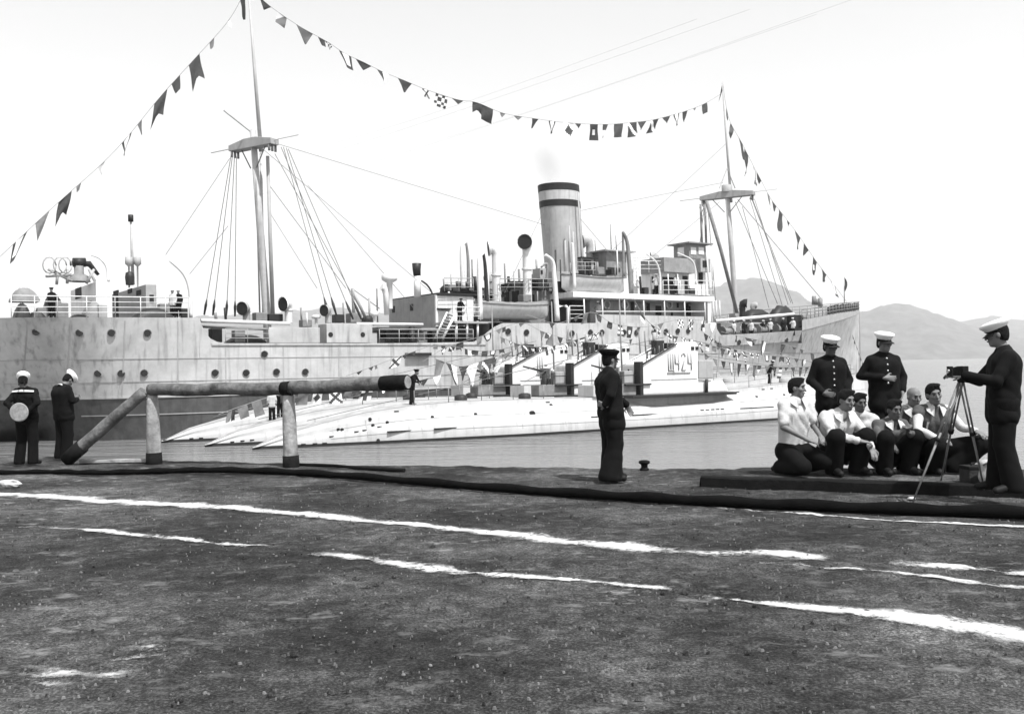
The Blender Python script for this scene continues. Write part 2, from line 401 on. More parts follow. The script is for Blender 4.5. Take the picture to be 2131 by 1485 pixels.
    for k, (x0, y0, x1, y1) in enumerate(((10, 1402, 190, 1396), (60, 1385, 200, 1402), (170, 1404, 300, 1388), (190, 1376, 380, 1352), (250, 1345, 390, 1338), (40, 1412, 150, 1420))):
        line([(x0, y0), ((x0 + x1) / 2, (y0 + y1) / 2 + 3), (x1, y1)], [(0, .08), (.5, .16), (1, .08)], [(0, .12), (.5, .5), (1, .1)])
chalk()
# ---- pale chips of stone lying about
def pebbles():
    rng = np.random.RandomState(9)
    for name, m, N, r0, r1, fl in (('gravel', mat('gravel_stone', .13, .9, .6, 1.3), 2200, .004, .011, .3), ('dirt_clods', M_EARTH, 1300, .006, .024, .4)):
        mb = MB(); v = []; f = []
        for i in range(N):
            y = 4 + 9.5 * rng.rand() ** 1.3; x = (rng.rand() - .5) * y * 1.25
            r = r0 + (r1 - r0) * rng.rand() ** 2.5
            a = rng.rand() * 6.28; k = len(v); z = -.004; ex = rng.uniform(.7, 1.6)
            for q in range(6):
                t = a + q * 1.047; rr = r * rng.uniform(.7, 1.3); v.append((x + rr * math.cos(t) * ex, y + rr * math.sin(t), z - .012))
            for q in range(6):
                t = a + q * 1.047; rr = r * rng.uniform(.4, .8); v.append((x + rr * math.cos(t) * ex, y + rr * math.sin(t), z + r * fl * rng.uniform(.5, 1)))
            v.append((x, y, z + r * fl * 1.1))
            for q in range(6): f.append((k + q, k + (q + 1) % 6, k + 6 + (q + 1) % 6, k + 6 + q)); f.append((k + 6 + q, k + 6 + (q + 1) % 6, k + 12))
        mb.add(v, f, 0, name != 'gravel'); tag(mb.build(name, m), kind='stuff')
pebbles()
# ---- low platform under the seated group
PZ = 0.12
def platform():
    A = gp(1460, 991, PZ); B = gp(2180, 1013, PZ); C = gp(2400, 978, PZ); D = gp(1545, 972, PZ)
    A.z = B.z = C.z = D.z = PZ
    t = thing('platform', 'low broad platform with a dark front edge under the crouching men', 'platform', (A.x, A.y, 0))
    n = 24; mb = MB(); v = []; f = []
    for i in range(n + 1):
        for j in range(7):
            s, q = i / n, j / 6
            p = (A * (1 - s) + B * s) * (1 - q) + (D * (1 - s) + C * s) * q
            v.append((p.x, p.y, PZ + random.uniform(-.006, .006)))
    for i in range(n):
        for j in range(6): f.append((i * 7 + j, (i + 1) * 7 + j, (i + 1) * 7 + j + 1, i * 7 + j + 1))
    mb.add(v, f, 0, True)
    o = mb.build('top', M_EARTH, t, t.location)
    d = (B - A).normalized(); nrm = Vector((-d.y, d.x, 0))
    mb = MB(); k = 16
    v = []; f = []
    for i in range(k + 1):
        p = A + (B - A) * (i / k); jz = random.uniform(-.008, .008); jn = random.uniform(-.012, .012)
        for (o1, z) in ((-.05 + jn, -.08), (-.05 + jn, PZ - .012 + jz), (-.03 + jn, PZ + .01 + jz), (.10, PZ + .012), (.10, -.08)):
            q = p + nrm * o1; v.append((q.x, q.y, z))
    for i in range(k):
        for j in range(4): f.append((i * 5 + j, (i + 1) * 5 + j, (i + 1) * 5 + j + 1, i * 5 + j + 1))
    f += [(0, 1, 2, 3, 4), tuple(k * 5 + j for j in (4, 3, 2, 1, 0))]
    mb.add(v, f); mb.build('front_edge', M_TAR, t, t.location)  # edge coloured near black along its whole front
    mb = MB(); v = []; f = []
    for i in range(9):
        p = A + (D - A) * (i / 8)
        for o1, z in ((-.04, -.1), (-.02, PZ - .02), (.05, PZ)):
            v.append((p.x + o1, p.y, z))
    for i in range(8):
        for j in range(2): f.append((i * 3 + j, (i + 1) * 3 + j, (i + 1) * 3 + j + 1, i * 3 + j + 1))
    mb.add(v, f); mb.build('side_edge', M_TAR, t, t.location)
    mb = MB(); mb.prism([(D.x, -.6), (C.x, -.6), (C.x, PZ - .02), (D.x, PZ - .02)], 0, .12)
    mb2 = MB(); n2 = 14; v = []; f = []
    for i in range(n2 + 1):
        p = D + (C - D) * (i / n2)
        for o1, z in ((-.02, PZ), (.04, PZ - .01), (.06, WATER - 1)): v.append((p.x, p.y + o1, z))
    for i in range(n2):
        for j in range(2): f.append((i * 3 + j, (i + 1) * 3 + j, (i + 1) * 3 + j + 1, i * 3 + j + 1))
    mb2.add(v, f); mb2.build('back_edge', M_TAR, t, t.location)
platform()
# ---- hose, rope, plank, stone on the quay
def hose():
    P = catmull([gp(x, y) for x, y in [(-700, 990), (-200, 988), (0, 987), (120, 986), (210, 988), (330, 985), (450, 983), (590, 987), (760, 999), (1000, 1020), (1250, 1038), (1500, 1053), (1800, 1067), (2131, 1079), (2600, 1098)]], 8)
    n = len(P); rad = [lerp(.032, .066, min(1, i / n * 1.1)) * (1 + .12 * math.sin(i * 1.3)) for i in range(n)]
    P = [Vector((p.x, p.y, r * .9)) for p, r in zip(P, rad)]
    mb = MB(); mb.tube(P, rad, 10)
    o = mb.build('hose', mat('black_rubber', .004, .95, .4, 6, .3, 30, 0, .08)); tag(o, 'thick black hose lying across the whole quay', 'hose')
    P = catmull([gp(x, y, .02) for x, y in [(622, 966), (690, 968), (760, 974), (842, 978)]], 6)
    mb = MB(); mb.tube(P, [.025] * 10 + [.03] * (len(P) - 10), 8); tag(mb.build('rope', M_TAR), 'short dark rope trailing from the right log post', 'rope')
    a, b = gp(168, 957, .05), gp(304, 957, .05)
    mb = MB(); mb.box((a.x, a.y - .06, .0), (b.x, a.y + .10, .055)); tag(mb.build('plank', M_POST, None, None, .008), 'pale plank lying between the leaning log and the left post', 'plank')
    p = gp(20, 1011)
    mb = MB(); v = []; f = []
    for j in range(9):
        for i in range(16):
            a = i / 16 * 2 * math.pi; b = j / 8 * math.pi; d = Vector((math.sin(b) * math.cos(a), math.sin(b) * math.sin(a), math.cos(b))); r = 1 + .35 * NZ(d * 1.7 + Vector((3, 1, 2)))
            v.append((p.x + .15 * d.x * r, p.y + .1 * d.y * r, .03 + .07 * d.z * r))
    for j in range(8):
        for i in range(16): f.append((j * 16 + i, j * 16 + (i + 1) % 16, (j + 1) * 16 + (i + 1) % 16, (j + 1) * 16 + i))
    mb.add(v, f); tag(mb.build('stone', M_STONE), 'rounded pale stone lying before the black hose', 'stone')
    for (x, y, lab, s) in ((1897, 1038, 'white stone beside the front tripod foot', .035),):
        p = gp(x, y)
        mb = MB(); mb.lathe([(0, -.01), (s, 0), (s * 1.1, s * .3), (s * .6, s * .7), (0, s * .8)], (p.x, p.y, 0), 9, sx=1.3); tag(mb.build('pebble', M_SHIRT), lab, 'pebble')
hose()
def bollard():
    p = gp(1341, 977); t = thing('bollard', 'small black mooring bollard at the quay edge just right of the lone officer', 'bollard', p)
    mb = MB(); mb.lathe([(0, -.02), (.07, -.02), (.07, .02), (.05, .03), (.05, .10), (0, .10)], (0, 0, 0), 14); mb.build('stem', M_TAR, t)
    mb = MB(); mb.lathe([(.05, .08), (.085, .10), (.085, .13), (.05, .145), (0, .15)], (0, 0, 0), 14); mb.build('cap', M_TAR, t)
bollard()
# ---- log barrier
def barrier():
    zl = lambda x, y, Y: dp(x, y, Y)
    PL = gp(321, 963); PR = gp(606, 970)
    t = thing('log_barrier', 'rough log barrier on two pale posts with a leaning end log', 'barrier', (PL.x, PL.y, 0))
    off = t.location
    def log(name, pts, r0, r1, m, n=12, wob=.012):
        rng = np.random.RandomState(int(abs(pts[0][0]) * 100) % 999)
        a, b = Vector(pts[0]), Vector(pts[1]); k = 14
        P = [a.lerp(b, i / k) + Vector((0, 0, wob * math.sin(i * .9 + rng.rand()))) for i in range(k + 1)]
        mb = MB(); mb.tube(P, [lerp(r0, r1, i / k) * (1 + rng.uniform(-.04, .04)) for i in range(k + 1)], n)
        return mb
    ya = (PL.y + PR.y) / 2
    top0 = dp(312, 811, PL.y - .02); top1 = dp(596, 808, PR.y - .02); top2 = dp(846, 795, PR.y - .95)
    log('beam', (top0, top1), .105, .110, M_LOG).build('beam', M_LOG, t, off)
    log('beam', (top1 + Vector((.02, 0, 0)), top2), .110, .108, M_LOG).build('beam', M_LOG, t, off)
    d = (top2 - top1).normalized()
    mb = MB(); mb.tube([top2 - d * .45, top2 - d * .38, top2 - d * .1, top2 + d * .02], [.116, .124, .124, .121], 14); mb.build('tarred_end', M_TAR, t, off)
    mb = MB(); mb.tube([top2 + d * .018, top2 + d * .030], [.102, .097], 14); mb.build('sawn_face', M_POST, t, off)
    mb = MB(); mb.tube([top1 - d * .07, top1 + d * .10], [.118, .121], 14); mb.build('joint_band', M_TAR, t, off)
    lean1 = dp(300, 815, PL.y - .03); lean0 = dp(146, 950, PL.y + .1)
    lean0.z = max(lean0.z, 0.04)
    log('brace', (lean0, lean1), .112, .102, M_LOG, wob=.004).build('brace', M_LOG, t, off)
    db = (lean1 - lean0).normalized()
    mb = MB(); mb.tube([lean0 - db * .10, lean0 + db * .30], [.13, .132], 12); mb.build('brace_tarred_foot', M_TAR, t, off)
    for (x, y, p, tx, tl) in ((321, 963, PL, 317, 800), (606, 970, PR, 600, 800)):
        tp = dp(tx, 822, p.y); k = 10
        P = [p.lerp(tp, i / k) for i in range(k + 1)]
        mb = MB(); mb.tube([Vector((q.x, q.y, q.z)) for q in P], [.125, .125, .123, .122, .12, .118, .115, .112, .108, .10, .09], 12)
        o = mb.build('post', M_POST, t, off)
        mb = MB(); mb.tube([p + Vector((0, 0, -.1)), p + Vector((0, 0, .02)), p.lerp(tp, .155)], [.142, .142, .136], 12); mb.build('tarred_base', M_TAR, o, off)
barrier()
# ================================================================== THE TENDER
SHIP = Frame(-22.2, 57.8, R(35))
BW_ = 7.0                      # half breadth
def hb(t):
    if t < -1: return BW_ * math.sqrt(max(0.0, 1 - ((-1 - t) / 9.0) ** 2))
    if t > 48: return BW_ * max(0.0, 1 - ((t - 48) / 32.6) ** 2.3)
    return BW_
def hbw(t):
    if t < 6: return BW_ * math.sqrt(max(0.0, 1 - (min(10.5, 6 - t) / 10.5) ** 1.6))
    if t > 42: return BW_ * max(0.0, 1 - ((t - 42) / 34.0) ** 1.7) if t < 76 else 0.0
    return BW_
def SP(x, y, w=None):
    """pixel on the near shell plating (w None) or on the plane w metres in from the near side"""
    if w is not None: return SHIP.P(x, y, w)
    ww = 0.0
    for _ in range(8):
        p = SHIP.P(x, y, ww); ww = 7 - hb(min(80.0, max(-9.5, p.x)))
    return SHIP.P(x, y, ww)
ship = thing('depot_ship', 'large grey steamship dressed with flags, one tall banded funnel and two masts', 'ship', SHIP.o, SHIP.ang)
def TZ(lst):
    r = [(p.x, p.z) for p in (SP(x, y) for x, y in lst)]
    return r
top_pts = TZ([(20, 661), (200, 660), (415, 661), (420, 676), (427, 692), (438, 704), (452, 711), (470, 714), (560, 714), (700, 714), (800, 714), (900, 713), (985, 711), (1000, 703), (1015, 690), (1030, 679), (1046, 672), (1200, 672), (1350, 672), (1488, 672), (1493, 686), (1500, 697), (1580, 693), (1669, 687), (1730, 671), (1788, 652)])
def ztop(t): return interp(top_pts, t)
T_FC = SP(1669, 687).x; T_BOW = 80.6; T_ST = -9.9
def hull():
    ts = sorted(set([round(t, 3) for t in np.linspace(T_ST, T_BOW, 170)] + [p[0] for p in top_pts if T_ST < p[0] < T_BOW]))
    zfix = [-1.2, 0.0, 0.9, 1.75, 2.6]; NR = 7
    rows = len(zfix) + NR
    mb = MB()
    for side in (-1, 1):
        v = []; f = []
        for t in ts:
            zt = ztop(t)
            zs = zfix + [lerp(2.6, zt, (k + 1) / NR) for k in range(NR)]
            for z in zs:
                q = max(0.0, min(1.0, z / max(zt, 3.0)))
                e = q ** (1.5 if t > 40 else .7)
                b = lerp(hbw(t), hb(t), e)
                v.append((t, 7 + side * b, z))
        n = len(ts)
        for i in range(n - 1):
            for j in range(rows - 1):
                f.append((i * rows + j, (i + 1) * rows + j, (i + 1) * rows + j + 1, i * rows + j + 1))
                mb_i = 0
        k = len(mb.v); mb.v += v
        for i in range(n - 1):
            for j in range(rows - 1):
                mb.f.append(tuple(k + q for q in (i * rows + j, (i + 1) * rows + j, (i + 1) * rows + j + 1, i * rows + j + 1)))
                mb.mi.append(1 if j < 4 else 0); mb.smooth.append(True)
    me = bpy.data.meshes.new('hull'); me.from_pydata(mb.v, [], mb.f)
    me.materials.append(M_HULL); me.materials.append(M_BOOT)
    me.polygons.foreach_set('material_index', mb.mi); me.polygons.foreach_set('use_smooth', mb.smooth)
    b = bmesh.new(); b.from_mesh(me); bmesh.ops.remove_doubles(b, verts=b.verts, dist=.002); bmesh.ops.recalc_face_normals(b, faces=b.faces); b.to_mesh(me); b.free()
    h = link('hull', me, ship)
    # decks
    def deckz(t):
        zt = ztop(t)
        return zt
    segs = [(T_ST, SP(415, 661).x, lambda t: ztop(t) - .02), (SP(415, 661).x, SP(1020, 690).x, lambda t: min(ztop(t), SP(700, 714).z) - .9),
            (SP(1020, 690).x, SP(1489, 672).x, lambda t: SP(1200, 672).z - .05 if t < SP(1200, 672).x else max(SP(1200, 672).z, ztop(t)) - .05),
            (SP(1489, 672).x, T_FC, lambda t: min(ztop(t), SP(1650, 688).z) - 1.0), (T_FC, T_BOW, lambda t: ztop(t) + .25)]
    mb = MB()
    for a, c, fz in segs:
        tt = np.linspace(a + .01, c - .01, 24); v = []; f = []
        for t in tt:
            bb = max(.01, hb(t) - .04); v += [(t, 7 - bb, fz(t)), (t, 7 + bb, fz(t))]
        for i in range(23): f.append((2 * i, 2 * i + 2, 2 * i + 3, 2 * i + 1))
        mb.add(v, f)
    for a, c, zz0, zz1 in ((SP(415, 661).x, None, SP(700, 714).z - .9, ztop(SP(414, 661).x) - .02), (SP(1489, 672).x, None, SP(1650, 688).z - 1.2, SP(1400, 672).z), (T_FC, None, SP(1650, 688).z - 1.2, ztop(T_FC + .2) + .25)):
        bb = hb(a) - .05
        mb.add([(a, 7 - bb, zz0), (a, 7 + bb, zz0), (a, 7 + bb, zz1), (a, 7 - bb, zz1)], [(0, 1, 2, 3)])
    a = SP(1020, 690).x; bb = 6.9; mb.add([(a, 7 - bb, SP(700, 714).z - .9), (a, 7 + bb, SP(700, 714).z - .9), (a, 7 + bb, SP(1200, 672).z - .05), (a, 7 - bb, SP(1200, 672).z - .05)], [(0, 1, 2, 3)])
    mb.build('deck', M_DECK, ship)
    # strakes: raised plate laps and rubbing strips along the shell
    def strake(z, hgt, th, m, t0, t1, name='strake'):
        mb = MB(); v = []; f = []; tt = np.linspace(t0, t1, 90)
        for t in tt:
            for zz, o in ((z - hgt / 2, 0), (z - hgt / 2, th), (z + hgt / 2, th), (z + hgt / 2, 0)):
                zt = max(ztop(t), 3.0); q = max(0, min(1, zz / zt)); b = lerp(hbw(t), hb(t), q ** (1.5 if t > 40 else .7))
                v.append((t, 7 - b - o + (.01 if o == 0 else 0), zz))
        for i in range(len(tt) - 1):
            for j in range(3): f.append((i * 4 + j, (i + 1) * 4 + j, (i + 1) * 4 + j + 1, i * 4 + j + 1))
        mb.add(v, f); mb.build(name, m, h)
    strake(SP(200, 830).z, .10, .06, M_HULL, -5, 70)
    strake(SP(200, 796).z, .05, .03, M_GREY, -7, 72)
    strake(SP(200, 747).z, .05, .03, M_GREY, -8, 74)
    strake(SP(700, 716).z + .0, .12, .08, M_HULL, SP(440, 700).x, SP(1010, 690).x)
    strake(SP(200, 868).z, .06, .04, M_GREY, -3, 30)
    # portholes
    def port(x, y, r=.17):
        p = SP(x, y); t = p.x; z = p.z
        zt = max(ztop(t), 3.0); q = max(0, min(1, z / zt)); b = lerp(hbw(t), hb(t), q ** (1.5 if t > 40 else .7))
        yy = 7 - b
        mb = MB(); mb.tube([(t, yy + .05, z), (t, yy - .05, z)], r, 12); o = mb.build('porthole', M_DARK, ship)
        mb = MB(); mb.tube([(t, yy + .05, z), (t, yy - .065, z)], r * 1.22, 12, cap=False); mb.build('rim', M_GREY, o)
    for x, y in [(78, 690), (168, 692), (234, 692), (308, 693), (212, 777), (259, 777), (305, 776), (448, 776), (512, 776), (575, 774), (635, 774), (550, 737),
                 (1057, 690), (1095, 692), (1190, 694), (1228, 692), (1252, 692), (1298, 692), (1324, 692), (1360, 690), (1385, 690), (1410, 689), (1432, 688), (1498, 717), (1540, 712), (1570, 712), (1641, 707)]:
        port(x, y, .2 if x < 700 else .22)
    # hawse pipe and anchor-less bow details
hull()
def sbox(name, x0, xc, x1, yt, yb, w0, m, parent=ship, bevel=.02):
    """block whose near long side runs xc..x1 and whose after end runs x0..xc in the picture"""
    xm = (xc + x1) / 2
    a, b = SP(xc, (yt + yb) / 2, w0), SP(x1, (yt + yb) / 2, w0)
    zt, zb = SP(xm, yt, w0).z, SP(xm, yb, w0).z
    w1 = w0 + .3
    while w1 < 13.5:
        q = SHIP.W((a.x, w1, 0)); px = 1065.5 + 2000 * q.x / q.y
        if px <= x0: break
        w1 += .1
    mb = MB(); mb.box((a.x, w0, zb), (b.x, w1, zt))
    o = mb.build(name, m, parent, None, bevel); o['box'] = [a.x, w0, zb, b.x, w1, zt]; return o
def aft_rect(o, x0, x1, y0, y1, m, name, th=.05):
    """a dark opening on the after end of a block"""
    bx = o['box']
    def onface(x, y):
        a, v = ray(x, y)
        # plane t = bx[0]
        ox = SHIP.o + SHIP.u * bx[0]
        w = (a * ox.y - ox.x) / (SHIP.n.x - a * SHIP.n.y); Y = ox.y + SHIP.n.y * w
        return w, CAMZ - v * Y - WATER
    wa, za = onface(x0, y0); wb, zb = onface(x1, y1)
    mb = MB(); mb.box((bx[0] - th, min(wa, wb), min(za, zb)), (bx[0] + th, max(wa, wb), max(za, zb))); return mb.build(name, m, o)
def side_rect(o, x0, x1, y0, y1, m, name, th=.05, w=None):
    ww = o['box'][1] if w is None else w
    a, b = SP(x0, y0, ww), SP(x1, y1, ww)
    mb = MB(); mb.box((a.x, ww - th, b.z), (b.x, ww + th, a.z)); return mb.build(name, m, o)
def stube(name, pts, r, m, parent=ship, n=8, smooth=0):
    P = [SP(*p) for p in pts]
    if smooth: P = catmull(P, smooth)
    rr = r
    if hasattr(r, '__len__') and len(r) != len(P): rr = [lerp(r[0], r[-1], i / (len(P) - 1)) for i in range(len(P))]
    mb = MB(); mb.tube(P, rr, n); return mb.build(name, m, parent)
def rail(pts, w, bars=4, hgt=1.05, step=1.4, m=M_WHITE, name='railing'):
    """open railing along the deck edge; pts are deck-level pixels"""
    P = [SP(x, y, w) for x, y in pts]
    mb = MB()
    for k in range(bars):
        mb.tube([p + Vector((0, 0, hgt * (k + 1) / bars)) for p in P], .035 if k == bars - 1 else .022, 5)
    for a, b in zip(P, P[1:]):
        L = (b - a).length; n = max(1, round(L / step))
        for i in range(n + 1):
            q = a.lerp(b, i / n); mb.tube([q, q + Vector((0, 0, hgt))], .03, 5)
    return tag(mb.build(name, m, ship), kind='stuff') if False else mb.build(name, m, ship)
def cowl(x, ytop, ybot, w, r, face, m=M_WHITE, mouth=1.9):
    """ventilator: pipe with a bell mouth facing 'face' (dx along ship, dw away)"""
    b = SP(x, ybot, w); t = SP(x, ytop, w); H = t.z - b.z
    fx, fy = Vector((face[0], face[1])).normalized(); F = Vector((fx, fy, 0)); U = Vector((0, 0, 1))
    rm = r * mouth
    mb = MB(); c = Vector((b.x, w, b.z))
    pts = [c, c + U * (H - rm * 2.1)]
    cen = c + U * (H - rm * 1.05)
    pts += [c + U * (H - rm * 1.6) , cen + U * (-.1 * rm) + F * rm * .15, cen + F * rm * .55 + U * .1 * rm, cen + F * rm * 1.0 + U * .05 * rm]
    mb.tube(pts, [r, r, r * 1.05, r * 1.35, rm * .95, rm], 14, cap=False)
    mb.lathe([(r * 1.25, H * .48), (r * 1.25, H * .5)], c, 12); mb.lathe([(r * 1.01, H * .48), (r * 1.25, H * .48)], c, 12); mb.lathe([(r * 1.25, H * .5), (r * 1.01, H * .5)], c, 12)
    o = mb.build('ventilator', m, ship)
    e = cen + F * rm * .93 + U * .05 * rm
    mb = MB(); mb.tube([e, e + F * .02], rm * .93, 14); mb.build('mouth', M_DARK, o)
    return o
def davit(pts, w, r=.11, m=M_WHITE):
    return stube('davit', [(x, y, w) for x, y in pts], [r, r * .6], m, ship, 8, 6)

def masts():
    # main (after) mast and fore mast: lower mast, topmast, trestle platform, derrick posts
    for nm, low, top, plat, x0, x1, ys in (
        ('main', (556, 664), (516, -30), (527, 285), 475, 584, (292, 318, 275, 300)),
        ('fore', (1532, 648), (1503, 172), (1513, 400), 1464, 1562, (400, 417, 390, 408))):
        W = 7.0
        B, T, Pm = SP(*low, W), SP(*top, W), SP(*plat, W)
        mb = MB(); k = Pm + (Pm - B).normalized() * .5; mb.tube([B - Vector((0, 0, 1.5)), B, B.lerp(k, .5), k], [.29, .29, .26, .22], 14); mast = mb.build('mast', M_MAST, ship)
        j = Pm + (Pm - B).normalized() * -1.0 + Vector((.5, 0, 0))
        mb = MB(); mb.tube([j, j.lerp(T, .5), T], [.15, .11, .05], 10); mb.build('topmast', M_MAST, mast)
        # platform: plated girder across the ship
        L, Rr = SP(x0, ys[1], W), SP(x1, ys[3], W)
        # the girder runs athwartships: find the ends on the line t = const
        tt = Pm.x
        def ath(x, y):
            a, v = ray(x, y); ox = SHIP.o + SHIP.u * tt
            w = (a * ox.y - ox.x) / (SHIP.n.x - a * SHIP.n.y); Y = ox.y + SHIP.n.y * w
            return Vector((tt, w, CAMZ - v * Y - WATER))
        a0, a1 = ath(x0, ys[1]), ath(x1, ys[3])
        zc = (a0.z + a1.z) / 2; hw = 2.15 * (1.0 if nm == 'main' else 1.30)
        dv = Vector((-.39, .92, 0)); ev = Vector((.92, .39, 0)); C = Vector((tt, W, zc))
        mb = MB(); H = .52
        prof = [(-hw, 0), (hw, 0), (hw, H * .8), (hw * .25, H * 1.35), (-hw * .25, H * 1.35), (-hw, H * .8)]; n = 6
        v = [C + dv * y + Vector((0, 0, z)) - ev * .4 for y, z in prof] + [C + dv * y + Vector((0, 0, z)) + ev * .4 for y, z in prof]
        mb.add(v, [tuple(range(n)), tuple(range(2 * n - 1, n - 1, -1))] + [(i, i + n, (i + 1) % n + n, (i + 1) % n) for i in range(n)])
        mb.build('crosstree', M_GREY, mast, None, .03)
        for s in (-1, 1):
            for q in (-.3, 0, .3): e = C + dv * (s * (hw - .25)) + ev * q; mb = MB(); mb.tube([e, e - Vector((0, 0, .45))], .09, 6); mb.build('block', M_MID, mast)
            mb = MB(); mb.tube([C + dv * (s * hw * .55), C + dv * (s * .3) - Vector((0, 0, 1.4))], .045, 6); mb.build('strut', M_MID, mast)
        mb = MB(); mb.tube([C - dv * (hw + 2.3) + Vector((0, 0, .35)), C + dv * (hw + 2.3) + Vector((0, 0, .25))], [.035, .035], 6); mb.build('yard', M_MAST, mast)
        if nm == 'fore':
            p1 = C + Vector((0, 0, 1.6)); mb = MB(); mb.lathe([(.55, .6), (.55, 1.3), (0, 1.35)], C, 12); mb.build('lookout_cup', M_GREY, mast)
    return
masts()
def rig():
    W = 7
    def line(a, b, r=.03, m=M_WIRE, name='stay'):
        mb = MB(); mb.tube([SP(*a), SP(*b)], r, 5, cap=False); return mb.build(name, m, ship)
    # main mast shrouds with dark rigging screws
    for tx, ty, bx, by, bw in [(481, 322, 425, 655, 9), (484, 322, 443, 656, 8.5), (488, 324, 471, 657, 9), (492, 326, 489, 658, 9.2), (590, 306, 684, 655, 2), (596, 308, 700, 655, 1.6), (585, 306, 735, 664, 1.2), (600, 310, 752, 664, 1.0)]:
        a, b = (tx, ty, 7), (bx, by, bw); A, B = SP(*a), SP(*b)
        line(a, b, .028, M_WIRE, 'shroud')
        mb = MB(); mb.tube([B.lerp(A, .10), B.lerp(A, .06), B.lerp(A, .0)], [.035, .10, .06], 6); mb.build('rigging_screw', M_BLACK, ship)
    line((572, 320, 7), (748, 640, 3), .025); line((560, 385, 7), (720, 600, 6), .025); line((640, 385, 7), (860, 640, 5), .02)
    line((560, 440, 7), (660, 600, 4), .02); line((478, 330, 7), (345, 530, 7), .02); line((475, 470, 7), (395, 570, 7), .02)
    line((466, 230, 7), (523, 275, 7), .07, M_MAST, 'gaff')
    # fore mast shrouds
    for tx, ty, bx, by, bw in [(1563, 410, 1646, 630, 3), (1565, 412, 1650, 632, 3.4), (1560, 412, 1628, 636, 2), (1570, 414, 1640, 634, 1.6), (1467, 418, 1455, 520, 9), (1472, 418, 1490, 640, 11), (1530, 420, 1618, 632, 5), (1535, 415, 1712, 625, 7), (1545, 430, 1600, 640, 4)]:
        line((tx, ty, 7), (bx, by, bw), .032, M_WIRE, 'shroud')
    # derrick posts of the main mast, derricks and topping lifts of the fore mast
    stube('derrick_post', [(543, 318, 7.6), (549, 662, 7.0)], [.10, .12], M_MAST)
    stube('derrick_post', [(557, 325, 6.2), (568, 664, 6.2)], [.13, .16], M_GREY)
    stube('ladder', [(531, 300, 6.9), (541, 660, 6.6)], [.06, .06], M_MID)
    stube('derrick', [(1470, 418, 6.2), (1500, 520, 6.2), (1534, 652, 6.2)], [.18, .17], M_MID)
    stube('topping_lift', [(1458, 425, 7), (1461, 515, 7)], [.11, .11], M_MID); stube('topping_lift', [(1467, 425, 7), (1470, 520, 7)], [.11, .11], M_MID)
    mb = MB(); c = SP(1461, 432, 7); mb.tube([c + Vector((0, 0, .35)), c + Vector((.3, 0, 0)), c + Vector((0, 0, -.35)), c + Vector((-.3, 0, 0)), c + Vector((0, 0, .35))], .08, 6); mb.build('block', M_MID, ship)
    # upper stays about the fore topmast foot
    for x in (1497, 1530): line((1513, 350, 7), (x, 392, 7), .06, M_MAST)
    # stowed white booms
    stube('boom', [(418, 667, .8), (603, 673, .8)], [.13, .11], M_WHITE); stube('boom', [(420, 679, 1.2), (560, 685, 1.2)], [.10, .08], M_MID)
    stube('boom', [(742, 674, .6), (880, 675, .6)], [.12, .10], M_WHITE)
    stube('boom', [(1488, 668, 1.0), (1652, 653, 1.2)], [.17, .13], M_WHITE)
rig()
